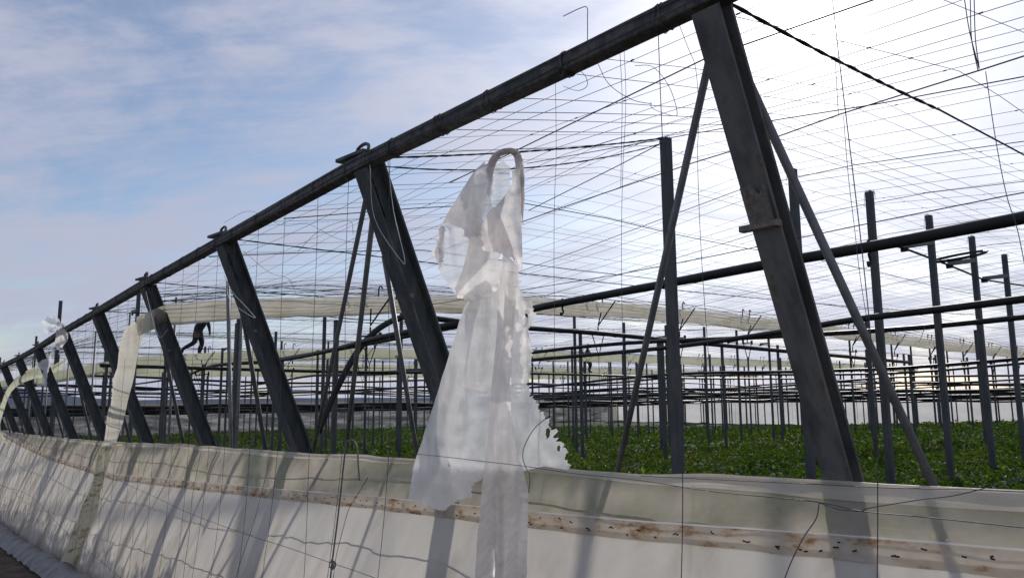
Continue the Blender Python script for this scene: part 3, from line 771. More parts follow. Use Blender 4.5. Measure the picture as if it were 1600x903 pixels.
while b < 22:
    a, z = net_pt(b, 1)
    for _ in range(1 + (rnd.random() < .3)):
        c0 = W(a - .036, b + rnd.uniform(-.02, .02), z + rnd.uniform(-.028, .03)); L = rnd.uniform(.004, .013); an = rnd.gauss(0, .3)
        q.tube([c0 - (B3 * math.cos(an) + Z3 * math.sin(an)) * L, c0 - A3 * .006, c0 + (B3 * math.cos(an) + Z3 * math.sin(an)) * L], .0045, 4)
    b += rnd.uniform(.07, .24)
tag(q.build('staple', M_RUST if False else M_CABLE, nw), kind='stuff')
MB().tube([W(net_pt(b, 1)[0] - .03, b, net_pt(b, 1)[1] + .056) for b in bs], .005, 5).build('band_cord', M_FILM, nw, True)

for s_, lab in ((.5, 'upper'), (1.22, 'middle'), (1.55, 'lower'), (1.85, 'lowest')):
    pts = [net_surf(b, s_, -.03) + Z3 * .03 * math.sin(b * .8 + s_ * 9) for b in np.arange(-3, 40, .5)]
    tag(MB().tube(pts, .004, 4).build('stay_wire', M_CABLE, None, True, base=pts[0]), '%s stay wire showing faintly through the net wall' % lab, 'wire', 'stay wires behind the net wall')
# fence wires in front of the wall
FWG = 'dark wires strung along the outside of the net wall'
for a_, pp, lab in (
    (-.0, [(165, 742), (240, 775), (300, 803), (390, 836), (450, 855), (515, 878), (560, 893), (620, 915)], 'slack dark wire sloping across the net wall right of the cream strip'),
    (-.45, [(-30, 750), (0, 758), (35, 768), (60, 785), (100, 828), (150, 870), (200, 912)], 'kinked dark wire low on the net wall at far left'),
    (.12, [(640, 708), (700, 714), (760, 721), (828, 729), (895, 739), (1000, 750), (1110, 767), (1270, 783), (1345, 798), (1450, 808), (1600, 824), (1680, 832)], 'long dark wire across the torn sheet and along the hem to the right'),
    (.12, [(1275, 783), (1310, 795), (1345, 798), (1360, 793), (1440, 780), (1500, 772), (1600, 745), (1680, 722)], 'second dark wire parting upward to the right from the hem wire'),
    (.35, [(1000, 743), (1100, 748), (1270, 756), (1400, 762), (1500, 764), (1600, 768), (1680, 770)], 'dark wire lying just along the hem of the net wall'),
    (.0, [(1280, 785), (1275, 810), (1255, 840), (1235, 880), (1222, 915)], 'short wire curving down from the hem wire twist'),
    (.0, [(858, 650), (836, 668), (820, 695), (817, 715), (822, 730), (828, 745), (826, 770)], 'bent dark wire in front of the torn sheet'),
    (-.1, [(793, 850), (782, 875), (772, 910)], 'curved wire at the foot of the hanging plastic sleeve'),
    (-.1, [(575, 745), (560, 770), (545, 795), (535, 830), (525, 870), (520, 910)], 'curved wire beside the knotted rope ring'),
    (-.2, [(420, 722), (410, 765), (397, 815), (390, 836), (378, 870), (366, 910)], 'bent wire crossing the sloping wire below the third post'),
    (-.3, [(315, 700), (308, 735), (300, 780), (296, 830), (285, 910)], 'thin wire below the fourth leaning post')):
    wire([onA(u, v, a_) for u, v in pp], .0024, lab, M_WIRE, FWG, name='fence_wire')
# pale rope with a loop standing over the hem, and its knotted ring
rp = [onA(u, v, .1) for u, v in [(516, 905), (520, 870), (530, 790), (540, 700), (545, 689), (552, 688), (558, 700), (560, 730), (562, 750)]]
ro = wire(rp, .007, 'pale rope looped over the hem left of the torn sheet', M_PIPE, name='rope', sides=6)
kn = MB()
for k in range(3):
    c0 = onA(518 + k * 1.5, 880 + k, .06)
    kn.tube([c0 + (B3 * math.cos(t) * .026 + Z3 * math.sin(t) * .034 + A3 * .01 * math.sin(2 * t + k)) for t in np.linspace(0, 2 * math.pi, 15)], .0045, 5)
kn.build('knot', M_PIPE, ro, True)

# plastic lying along the foot of the wall at the left
def foot():
    rows = []
    for s in np.linspace(0, 1, 9):
        row = []
        for b in np.arange(5.5, 30, .2):
            gz = interp(b, GB, GZ)
            a = -.08 - .50 * s + .05 * noise.noise(Vector((b * 2, s, 0))); z = gz + .05 - .05 * s * s + .14 * math.sin(math.pi * s) * (1 + .5 * noise.noise(Vector((b * 1.4, 0, 3)))) + .06 * noise.noise(Vector((b * 3, s * 3, 5)))
            row.append(W(a, b, z))
        rows.append(row)
    return rows
t = empty('plastic_skirt', W(-1.2, 12, ground_z(12)), 'crumpled dirty white plastic lying along the foot of the net wall', 'plastic sheet')
M_SKIRT = film('dirty_plastic', [(.3, (.22, .21, .20)), (.5, (.42, .41, .41)), (.72, (.60, .60, .61))], 3, .03, gloss=.1, bump=.6)
MB().grid(foot()).build('crumpled_sheet', M_SKIRT, t, True)

# ------------------------------------------------------------------ gutters of cream plastic and their hangers
def gutter(b0, prof, a0, a1, wid, m, label, group, hang, tail=None, hz=.0):
    t = empty('plastic_gutter', W(a0, b0, prof(a0)), label, 'gutter', group)
    rows = []
    as_ = list(np.arange(a0, min(a1, 22), .3)) + list(np.arange(22, a1, 1.0)) if a1 > 22 else list(np.arange(a0, a1, .3))
    for s in np.linspace(-1, 1, 9):
        row = []
        for a in as_:
            sag = .02 * math.sin(a * 2.2 + b0) + .05 * noise.noise(Vector((a * .7, b0, 0))) + .03 * noise.noise(Vector((a * 2.3, b0, 3)))
            wv = .03 * noise.noise(Vector((a * 4, s * 2, b0)))
            row.append(W(a, b0 + s * wid * .42 + wv, prof(a) - .5 * wid * (1 - s * s) ** .8 + sag * (1 - abs(s) * .6) + wv))
        rows.append(row)
    MB().grid(rows).build('gutter_sheet', m, t, True)
    return t
g1 = gutter(10.0, lambda a: interp(a, [-.2, .0, .3, 1.65, 4, 7, 11, 18, 26, 36, 58], [1.15, 1.30, 1.46, 1.60, 1.84, 2.05, 2.16, 2.14, 2.02, 1.9, 1.8]), -.05, 57, .60, M_GUT,
            'nearest cream plastic gutter strung across, its end drooping over the net wall', 'cream plastic gutters', None)
for b_, lab, z0, m_ in ((23.3, 'second pale gutter, the one below the feet of the worker', 0, M_GUT2), (36.6, 'third pale gutter, thin and far beyond the second', .0, M_GUT2), (49.9, 'farthest pale gutter, a faint strip before the far wall', .05, M_GUT2)):
    gutter(b_, lambda a, k=z0: interp(a, [0, 1.1, 2.8, 6.7, 11.6, 21.5, 37, 58], [.7, .95, 1.35, 1.70, 1.92, 2.05, 2.12, 2.1]) + k, .5, 57, .70, m_, lab, 'cream plastic gutters', None)
# drooping end of the nearest gutter
def ribbon(pts, widths, m, name, parent, nrm_side=None, seed=0):
    c = curve(pts, 7); ww = np.interp(np.linspace(0, 1, len(c)), np.linspace(0, 1, len(widths)), widths)
    rows = []
    for s in np.linspace(-1, 1, 9):
        row = []
        for i, p in enumerate(c):
            side = nrm_side[min(i * len(nrm_side) // len(c), len(nrm_side) - 1)] if isinstance(nrm_side, list) else nrm_side
            f_ = noise.noise(Vector((p[2] * 3, s * 1.5, seed)))
            row.append(p + side * (s * ww[i] * .5 * (1 + .1 * f_)) - A3 * (.05 * math.cos(s * 2.6 + p[2] * 1.3) + .03 * f_))
        rows.append(row)
    return MB().grid(rows).build(name, m, parent, True)
SIDE = RT * .93 + A3 * .2; SIDE[2] = 0; SIDE /= np.linalg.norm(SIDE)
tp = [W(.15, 10.0, 1.22), onA(212, 515, -.02), onA(200, 545, .0), onA(190, 590, .03), onA(179, 645, .3), onA(167, 698, .70)]
ribbon(tp, [.34, .28, .22, .25, .29, .32], M_GUT, 'hanging_tail', g1, SIDE)
def on_net(u, v, d=.05):
    lo, hi = 0., 2.
    for _ in range(40):
        s_ = (lo + hi) / 2
        b_ = 10.
        for _k in range(12):
            a_ = net_pt(b_, s_)[0]; p_ = onA(u, v, a_); b_ = ab(p_)[1]
        if net_pt(b_, s_)[1] > p_[2]: lo = s_
        else: hi = s_
    r_ = ray(u, v); L_ = np.linalg.norm(p_)
    return p_ * (1 - d / L_)
tp2 = [onA(167, 698, .70) * .999] + [on_net(*q_, .16) for q_ in ((160, 735), (152, 770), (143, 805), (135, 830), (122, 870), (107, 910), (95, 945))]
ribbon(tp2, [.32, .33, .34, .37, .42, .46], M_TAIL, 'stained_tail', g1, SIDE, 4)
tg2 = empty('plastic_strip', W(0, 23, 1.0), 'drooping cream plastic strip sagging below the beam at the far left edge', 'plastic strip')
ribbon([onA(105, 562, .6), onA(75, 580, .4), onA(50, 583, .2), onA(20, 600, 0), onA(5, 630, -.05), onA(-2, 665, -.1), onA(8, 690, -.1)], [.25, .3, .38, .36, .3, .26, .24], M_GUT2, 'strip_sheet', tg2, (B3 * .5 + Z3 * .85), 2)

def hanger(a, b, zt, first=[None]):
    """hooks over the gutter, a V of bent wire, an inverted triangle and a long tie wire to the ground"""
    if first[0] is None:
        base = np.array([0, 0, 0.])
        t = empty('gutter_hanger', base, 'bent iron hanger of hooks and triangles below a gutter, with a tie wire to the ground', 'hanger', 'gutter hangers')
        q = MB()
        for s in (-1, 1):
            x0 = s * .16
            q.tube(curve([A3 * x0 + Z3 * -.08, A3 * x0 + Z3 * .12, A3 * (x0 + .04) + Z3 * .17, A3 * (x0 + .08) + Z3 * .12], 4), .014, 5)
        q.build('hook', M_CABLE, t)
        q = MB(); V0 = Z3 * -.55
        q.tube([A3 * -.10 + B3 * -.2 + Z3 * -.28, V0, A3 * .26 + B3 * -.3 + Z3 * .0], .016, 5)
        q.tube([V0 - Z3 * .02, V0 - Z3 * .16], .016, 5)
        q.build('upper_fork', M_CABLE, t)
        q = MB(); c = V0 - Z3 * .16
        q.tube([c - A3 * .2 - Z3 * .04, c + A3 * .2], .018, 5); q.tube([c - A3 * .19 - Z3 * .04, c - Z3 * .52, c + A3 * .19], .013, 5)
        for s in (-1, 1): q.tube([c + A3 * s * .2 - Z3 * .05, c + A3 * s * .2 + Z3 * .05], .03, 6)
        q.build('lower_triangle', M_CABLE, t)
        MB().tube([c - Z3 * .52, c - Z3 * 3.0], .007, 3).build('tie_wire', M_WIRE, t)
        first[0] = t
    else:
        t = first[0].copy(); col.objects.link(t)
        for ch in first[0].children:
            c = ch.copy(); col.objects.link(c); c.parent = t
    t.location = tuple(W(a, b, zt))
    return t
g1z = lambda a: interp(a, [0, 1.65, 4, 7, 11, 18, 26, 36, 58], [1.30, 1.60, 1.84, 2.05, 2.16, 2.14, 2.02, 1.9, 1.8])
g2z = lambda a: interp(a, [0, 1.1, 2.8, 6.7, 11.6, 21.5, 37, 58], [.7, .95, 1.35, 1.70, 1.92, 2.05, 2.12, 2.1])
for i, a in enumerate(np.arange(3.7, 40, 2.85)):
    t = hanger(a, 10.0, g1z(a) + .05)
    t['label'] = 'iron hanger of hooks and triangles on the near gutter, left of the second leaning post' if i == 0 else 'iron hanger of hooks and triangles on the nearest cream gutter'
    t['group'] = 'hangers on the nearest gutter'
for a in np.arange(5.0, 45, 2.85):
    t = hanger(a, 23.3, g2z(a) + .05); t['label'] = 'small iron hanger below the second pale gutter'; t['group'] = 'hangers on the second gutter'
for a in np.arange(5.0, 45, 4.0):
    t = hanger(a, 36.6, g2z(a) + .05); t['label'] = 'tiny iron hanger below the third pale gutter'; t['group'] = 'hangers on the third gutter'

# ------------------------------------------------------------------ black hoses
def hose(pts, r, label, group='black hoses under the roof', n=5, name='black_hose', sides=8):
    p = curve(pts, n)
    return tag(MB().tube(p, r, sides).build(name, M_HOSE, None, True, base=p[0]), label, 'hose', group)
H1 = [onZ(u, v, 1.30) for u, v in [(1700, 318), (1600, 340), (1480, 363), (1357, 386), (1200, 413), (1048, 442), (940, 462), (840, 481), (760, 500), (640, 524), (520, 547), (400, 567)]]
h1 = hose(H1, .050, 'thick black hose sloping across the right, tied to the tall posts')
for f_ in (15, 25, 33):
    p = curve(H1, 5)[f_]
    MB().tube(curve([p + Z3 * .058, p + A3 * .058, p - Z3 * .06, p - Z3 * .12 + A3 * .02, p - Z3 * .17 - A3 * .02, p - Z3 * .13 - A3 * .03], 3), .014, 5).build('tie_strap', M_CABLE, h1)
hose([onZ(u, v, .95) for u, v in [(1700, 452), (1600, 467), (1480, 482), (1330, 500), (1210, 520), (1060, 541), (950, 552), (835, 562), (700, 574), (520, 587)]], .042, 'black hose dipping across just below the right half of the thick one')
hose([onB(u, v, 9.0) for u, v in [(1420, 566), (1220, 548), (1060, 533), (940, 521), (830, 513), (740, 505), (690, 499), (640, 494), (600, 508), (565, 540), (535, 590), (512, 640), (497, 675)]], .05, 'black hose arching down to the crop left of the second leaning post')
hose([onZ(u, v, .9) for u, v in [(720, 505), (600, 526), (500, 551), (420, 565), (330, 572), (280, 589), (200, 601), (100, 606)]], .04, 'black hose rising rightward behind the second and third leaning posts')
hl = ['black hose crossing the field in the middle distance', 'thin black hose among the crowded far pipes']
for i, a_ in enumerate((9.2, 15.5, 21.8, 28, 34, 38, 42, 46, 50)):
    z_ = 1.25 - .012 * a_ if i % 2 == 0 else .8
    bs_ = np.arange(-3, 54, 3.0); ph = rnd.uniform(0, 9)
    hose([W(a_ + .1 * math.sin(b), b, z_ + tilt(b) * .35 + .10 * math.sin(b * .45 + ph) + .05 * math.sin(b * 1.9 + ph)) for b in bs_], .04 if i < 6 else .05, hl[0] if i < 4 else hl[1], 'far black hoses parallel to the edge', 3, sides=6)
for i, b_ in enumerate((16.8, 26.5, 30.1, 39.8, 43.2, 47, 52)):
    z_ = (.8, .8, .5, .75, .4, .6, .5)[i]
    ph = rnd.uniform(0, 9); as_ = np.arange(.8, 56, 3.0)
    hose([W(a, b_ + .1 * math.sin(a), z_ - .0 * a + .09 * math.sin(a * .4 + ph) + .06 * math.sin(a * 1.7 + ph)) for a in as_], .04, 'black hose running inward among the far posts', 'far black hoses running inward', 3, sides=6)
# dark low rails far inside
for i, b_ in enumerate((28, 34.5, 41, 45, 48.5, 53)):
    z_ = -.15 - .12 * i
    o = MB().tube([W(a, b_, z_ + .04 * math.sin(a + i)) for a in np.arange(1, 57, 2.0)], .06, 6).build('crop_rail', M_HOSE, None, True, base=W(1, b_, z_))
    tag(o, 'dark horizontal rail low over the far crop rows', 'rail', 'dark rails over the far crop')
for i, a_ in enumerate((33, 37, 41, 45, 48, 52, 55)):
    z_ = .25 - .10 * i
    o = MB().tube([W(a_, b, z_ + .04 * math.sin(b + i)) for b in np.arange(-4, 54, 2.0)], .06, 6).build('crop_rail', M_HOSE, None, True, base=W(a_, -4, z_))
    tag(o, 'dark horizontal rail crossing before the far wall', 'rail', 'dark rails before the far wall')
# coil of hose near the right-hand posts
c0 = (onZ(1500, 402, 2.2)); 
q = MB()
for k in range(3):
    q.tube([c0 + (RT * math.cos(t) * (.36 + .012 * k) + (np.array([-.1, .95, .0])) * math.sin(t) * .36 + Z3 * (.10 * math.cos(t - .5) + .012 * k)) for t in np.linspace(0, 2 * math.pi, 33)], .010, 5)
tag(q.build('hose_coil', M_HOSE, None, True, base=c0), 'coiled ring of thin black hose resting between two roof posts', 'hose coil')

# ------------------------------------------------------------------ far plastic walls
def far_wall(name, fn, label, x0, x1, m=None):
    m = m or M_FAR
    rows = []
    for s in np.linspace(0, 1, 7):
        rows.append([fn(x, s) for x in np.arange(x0, x1, .5)])
    tag(MB().grid(rows).build(name, m, None, True, base=rows[0][0]), label, 'plastic wall')
far_wall('far_plastic_wall', lambda x, s: W(58.5 + .15 * noise.noise(Vector((x * .8, s, 0))), x, lerp(ground_z(x), .45 + .15 * noise.noise(Vector((x * .3, 0, 1))), s)), 'pale plastic far wall beyond the crop at the right', -8, 56)
far_wall('far_plastic_wall', lambda x, s: W(x, 56.5 + .15 * noise.noise(Vector((x * .8, s, 0))), lerp(ground_z(40), -.55 + .12 * noise.noise(Vector((x * .3, 0, 1))), s)), 'grey plastic far wall beyond the crop at the left', 0, 58.3, film('far_grey_plastic', [(.35, (.06, .065, .07)), (.5, (.20, .20, .20)), (.65, (.42, .42, .42))], .5, .08, stretch=(1, 1, 6), gloss=0))

# ------------------------------------------------------------------ torn plastic sheets
def in_poly(p, poly):
    x, y = p; c = False; j = len(poly) - 1
    for i in range(len(poly)):
        xi, yi = poly[i]; xj, yj = poly[j]
        if (yi > y) != (yj > y) and x < (xj - xi) * (y - yi) / (yj - yi) + xi: c = not c
        j = i
    return c
def seg_d(p, a, b):
    ax, ay = a; bx, by = b; px_, py_ = p
    dx, dy = bx - ax, by - ay; t = ((px_ - ax) * dx + (py_ - ay) * dy) / max(1e-9, dx*dx + dy*dy); t = max(0, min(1, t))
    return math.hypot(px_ - ax - dx * t, py_ - ay - dy * t)
def sheet(name, outline, depth, m, parent, folds=(), holes=(), step=6, wrinkle=.02, seed=0, lift=0., vert=1.):
    """outline points (u, v, raggedness of the edge that follows); depth(u, v) gives the forward distance"""
    rn = random.Random(seed)
    poly = []
    n = len(outline)
    for i in range(n):
        u0, v0, r_ = outline[i]; u1, v1, _ = outline[(i + 1) % n]
        L = math.hypot(u1 - u0, v1 - v0); st = 1.7 if r_ else 5
        k = max(1, int(L / st)); nx, ny = -(v1 - v0) / max(L, 1e-6), (u1 - u0) / max(L, 1e-6)
        for j in range(k):
            f_ = j / k; d_ = 0
            if r_:
                uu = lerp(u0, u1, f_); vv = lerp(v0, v1, f_)
                d_ = r_ * (1.3 * noise.noise(Vector((uu * .09, vv * .09, seed))) + .9 * noise.noise(Vector((uu * .28, vv * .28, seed + 5))) + rn.uniform(-.28, .28)) * min(1, 4 * f_ + .2, 4 * (1 - f_) + .2)
                if rn.random() < .10: d_ += r_ * rn.uniform(-.9, .9)
            else:
                d_ = 1.2 * noise.noise(Vector((lerp(u0, u1, f_) * .05, lerp(v0, v1, f_) * .05, seed))) * min(1, 5 * f_, 5 * (1 - f_))
            poly.append((lerp(u0, u1, f_) + nx * d_, lerp(v0, v1, f_) + ny * d_))
    hp = []
    for h in holes:
        hh = []
        cu, cv, ru, rv = h
        for k in range(26):
            t = 2 * math.pi * k / 26; g = 1 + .35 * noise.noise(Vector((math.cos(t) * 2, math.sin(t) * 2, cu))) + rn.uniform(-.08, .08)
            hh.append((cu + ru * g * math.cos(t), cv + rv * g * math.sin(t)))
        hp.append(hh)
    pts = list(poly); edges = [(i, (i + 1) % len(poly)) for i in range(len(poly))]
    for hh in hp:
        o = len(pts); pts += hh; edges += [(o + i, o + (i + 1) % len(hh)) for i in range(len(hh))]
    us = [p[0] for p in poly]; vs_ = [p[1] for p in poly]
    u = min(us)
    while u < max(us):
        v = min(vs_)
        while v < max(vs_):
            p = (u + rn.uniform(-1.2, 1.2), v + rn.uniform(-1.2, 1.2))
            if in_poly(p, poly): pts.append(p)
            v += step
        u += step
    rv_, re, rf, *_ = delaunay_2d_cdt([Vector(p) for p in pts], edges, [], 0, 1e-4)
    V2 = [(v.x, v.y) for v in rv_]; Fs = []
    for f_ in rf:
        c = (sum(V2[i][0] for i in f_) / len(f_), sum(V2[i][1] for i in f_) / len(f_))
        if in_poly(c, poly) and not any(in_poly(c, hh) for hh in hp): Fs.append(tuple(f_))
    mb = MB(); P = []
    for (u, v) in V2:
        y = depth(u, v) - lift
        for (fl, amp, wd) in folds:
            dd = min(seg_d((u, v), fl[k], fl[k + 1]) for k in range(len(fl) - 1))
            y -= amp * math.exp(-(dd / wd) ** 2)
        y += .45 * wrinkle * (noise.noise(Vector((u * .022, v * .009 * vert, seed))) + .5 * noise.noise(Vector((u * .06, v * .022 * vert, seed + 3))) + .28 * noise.noise(Vector((u * .13, v * .07, seed + 8))))
        P.append(onY(u, v, y))
    mb.add(P, Fs)
    return mb.build(name, m, parent, True)
def D0(u, v):
    y = interp(v, [230, 330, 450, 600, 735, 800, 850, 903, 930], [6.68, 6.45, 6.15, 5.82, 5.72, 5.15, 4.75, 4.35, 4.2])
    k = interp(v, [300, 600], [0, 1])
    return y - (u - 780) * .0046 * k
ts = empty('torn_plastic_sheet', onY(790, 240, 6.68), 'large torn white plastic sheet hanging in folds over the twisted cable', 'plastic sheet')
sheet('back_sheet', [(752, 440, 0), (725, 480, 0), (700, 560, 0), (672, 650, 0), (648, 725, 0), (640, 775, 3), (665, 788, 3), (690, 796, 3), (712, 782, 3), (735, 775, 5), (742, 752, 4), (755, 746, 0), (800, 740, 0), (850, 728, 0), (888, 734, 5), (884, 700, 6), (862, 668, 6), (852, 650, 5), (838, 628, 4), (826, 610, 3), (822, 590, 0), (830, 560, 4), (826, 520, 5), (832, 482, 6), (818, 468, 5), (808, 430, 0), (780, 420, 0)],
      D0, M_CLEAR, ts, [([(742, 480), (738, 600), (725, 700)], .05, 8), ([(838, 625), (820, 700), (790, 740)], .04, 10), ([(715, 600), (700, 720)], .05, 9), ([(780, 600), (860, 720)], .03, 14)],
      holes=[(856, 676, 3.2, 8), (873, 700, 2.5, 5), (822, 497, 5, 7), (829, 515, 3, 4)], seed=1, wrinkle=.10)
sheet('side_panel', [(745, 452, 0), (718, 500, 0), (697, 570, 0), (670, 655, 0), (646, 728, 0), (638, 778, 3), (668, 790, 3), (694, 797, 4), (716, 780, 3), (737, 776, 4), (744, 742, 0), (700, 728, 0), (703, 700, 0), (712, 660, 0), (722, 610, 0), (732, 560, 0), (742, 500, 0), (752, 470, 0)],
      D0, M_FILM, ts, [([(730, 490), (700, 600), (672, 740)], .09, 9), ([(715, 560), (690, 690)], -.05, 8), ([(690, 740), (660, 780)], .06, 12), ([(640, 740), (700, 735)], .03, 8)], seed=2, wrinkle=.11, lift=.16)
sheet('middle_panel', [(740, 455, 0), (735, 530, 0), (724, 605, 0), (758, 612, 0), (800, 600, 0), (826, 598, 3), (824, 560, 5), (820, 520, 4), (812, 470, 3), (790, 450, 0)],
      D0, M_FILM, ts, [([(755, 470), (742, 600)], .07, 8), ([(768, 470), (764, 600)], -.05, 7), ([(812, 480), (806, 590)], .06, 7)], seed=3, wrinkle=.09, lift=.12)
sheet('hanging_sleeve', [(786, 395, 0), (780, 450, 0), (776, 520, 0), (768, 600, 0), (760, 690, 0), (752, 770, 0), (745, 850, 0), (741, 930, 0), (822, 930, 0), (824, 850, 0), (826, 770, 0), (820, 742, 0), (806, 700, 0), (798, 640, 0), (800, 560, 0), (804, 480, 0), (812, 415, 2)],
      D0, M_SLEEVE, ts, [([(793, 410), (785, 560), (775, 700), (765, 903)], .10, 9), ([(806, 480), (796, 640), (812, 780), (806, 903)], .09, 8), ([(780, 760), (785, 903)], -.06, 9), ([(800, 780), (828, 770)], .05, 8)], seed=4, wrinkle=.07, lift=.36, vert=.6)
sheet('upper_flap', [(757, 252, 0), (744, 264, 0), (720, 300, 0), (698, 336, 0), (688, 352, 0), (692, 380, 0), (690, 402, 2), (686, 421, 2), (691, 433, 2), (700, 445, 2), (712, 460, 0), (735, 440, 0), (770, 400, 0), (774, 370, 0), (768, 320, 0), (766, 280, 0)],
      D0, M_CLEAR, ts, [([(755, 270), (730, 360), (720, 440)], .08, 10), ([(700, 360), (708, 440)], .05, 6)], holes=[(698, 362, 3, 5)], seed=5, wrinkle=.10, lift=.22)
sheet('curled_edge', [(690, 350, 1), (695, 356, 2), (694, 378, 2), (694, 401, 3), (687, 421, 3), (680, 403, 4), (674, 392, 4), (683, 381, 3), (685, 364, 2)],
      D0, M_FLAP, ts, [([(690, 355), (684, 385), (688, 415)], .08, 4)], step=3, seed=15, wrinkle=.1, lift=.34)
sheet('lower_flap', [(738, 345, 0), (735, 366, 0), (724, 417, 0), (710, 452, 3), (714, 465, 3), (730, 470, 4), (748, 471, 4), (762, 466, 4), (772, 458, 3), (781, 442, 5), (783, 415, 5), (779, 395, 3), (765, 366, 0), (760, 345, 0)],
      D0, M_FLAP, ts, [([(742, 360), (735, 400), (726, 450)], .06, 8), ([(765, 380), (752, 460)], -.05, 9), ([(715, 462), (750, 468), (775, 450)], .05, 4)], seed=16, wrinkle=.09, lift=.30)
sheet('folded_flap', [(755, 255, 0), (742, 266, 0), (716, 306, 0), (692, 348, 2), (720, 356, 4), (732, 372, 5), (752, 366, 3), (758, 330, 0), (763, 285, 0)],
      D0, M_FLAP, ts, [([(752, 265), (735, 330), (735, 368)], .08, 9), ([(742, 270), (700, 345)], .05, 6)], seed=6, wrinkle=.08, lift=.40)
sheet('upper_flap', [(800, 268, 0), (800, 288, 0), (786, 310, 0), (764, 334, 0), (754, 352, 4), (752, 388, 7), (766, 394, 7), (782, 390, 4), (800, 405, 4), (812, 420, 5), (817, 418, 0), (815, 360, 0), (814, 300, 0), (813, 262, 0)],
      D0, M_FLAP, ts, [([(806, 280), (795, 330), (812, 405)], .09, 8), ([(765, 336), (800, 400)], .06, 7), ([(756, 350), (770, 392)], -.04, 7)], seed=7, wrinkle=.09, lift=.52)
sheet('dark_fold', [(760, 336, 0), (771, 323, 0), (782, 338, 0), (795, 372, 0), (812, 418, 2), (802, 406, 4), (787, 399, 4), (771, 393, 4), (764, 372, 0)],
      D0, M_FLAP, ts, [([(768, 330), (785, 395)], .06, 6), ([(782, 345), (808, 412)], .05, 4)], seed=17, wrinkle=.08, lift=.66)
sheet('torn_panel', [(764, 290, 0), (768, 262, 0), (786, 252, 2), (797, 262, 0), (796, 300, 0), (780, 340, 0), (778, 395, 4), (770, 400, 3), (762, 340, 0)],
      D0, M_CLEAR, ts, [([(775, 270), (772, 380)], .05, 6)], seed=8, wrinkle=.06, lift=.06)
sheet('torn_fringe', [(806, 430, 0), (815, 462, 4), (832, 470, 6), (834, 500, 6), (826, 516, 5), (832, 545, 5), (828, 580, 5), (818, 600, 4), (812, 560, 3), (816, 520, 4), (806, 480, 0)],
      D0, M_FILM, ts, [([(818, 470), (822, 590)], .06, 6)], holes=[(824, 490, 4, 6), (820, 508, 2.5, 4)], step=4, seed=9, wrinkle=.16, lift=.24)
# gathered loop over the cable
lp = [(766, 305), (764, 280), (767, 258), (776, 243), (788, 237), (800, 237), (809, 245), (812, 265), (814, 300), (815, 350)]
q = MB(); c = curve([onY(u, v, 6.50 - (.12 if i > 6 else .0)) for i, (u, v) in enumerate(lp)], 6)
for s in range(4):
    q.tube([p + (RT * math.cos(i * .25 + s * 1.6) + FW * math.sin(i * .25 + s * 1.6)) * .014 + .008 * np.array(noise.noise_vector(Vector(p * 9))) for i, p in enumerate(c)], [(.024 + .007 * noise.noise(Vector((i * .5, s, 0)))) * min(1, (len(c) - i) / 9, (i + 3) / 8) for i in range(len(c))], 7)
q.build('gathered_loop', M_FLAP, ts, True)
# small torn plastic knotted on the beam at the left
bp = onA(97, 513, -.08); Yk = bp[1]
t2 = empty('torn_plastic_scrap', bp, 'small ragged clear plastic knotted on the edge beam at the left', 'plastic sheet')
DK = lambda u, v: Yk - .1
sheet('ragged_flap', [(98, 511, 0), (93, 500, 2), (84, 494, 2), (74, 493, 2), (70, 500, 2), (63, 504, 2), (66, 512, 2), (67, 518, 2), (74, 521, 1), (85, 518, 0), (92, 517, 0)], DK, M_CLEAR, t2, [([(97, 511), (70, 500)], .12, 3), ([(97, 512), (76, 518)], .12, 3)], step=3, seed=21, wrinkle=.3, lift=.1)
sheet('ragged_flap', [(94, 514, 0), (88, 520, 0), (85, 540, 2), (88, 546, 2), (98, 541, 1), (106, 530, 1), (107, 522, 1), (100, 513, 0)], DK, M_FILM, t2, [([(97, 514), (90, 540)], .12, 3), ([(97, 514), (103, 530)], .1, 3)], step=3, seed=22, wrinkle=.3, lift=.15)
sheet('ragged_flap', [(88, 544, 1), (82, 547, 2), (80, 553, 2), (66, 562, 1), (56, 571, 2), (62, 574, 1), (68, 580, 2), (65, 598, 2), (70, 606, 2), (73, 596, 2), (75, 582, 2), (79, 570, 2), (80, 556, 2), (86, 550, 1)], DK, M_CLEAR, t2, [([(84, 548), (70, 600)], .1, 3)], step=3, seed=23, wrinkle=.3, lift=.12)
q = MB().tube([bp + B3 * math.cos(t) * .03 + A3 * .07 * math.cos(t) + Z3 * .09 * math.sin(t) for t in np.linspace(0, 6.28, 12)], .022, 6)
q.build('knot', M_FILM, t2, True)

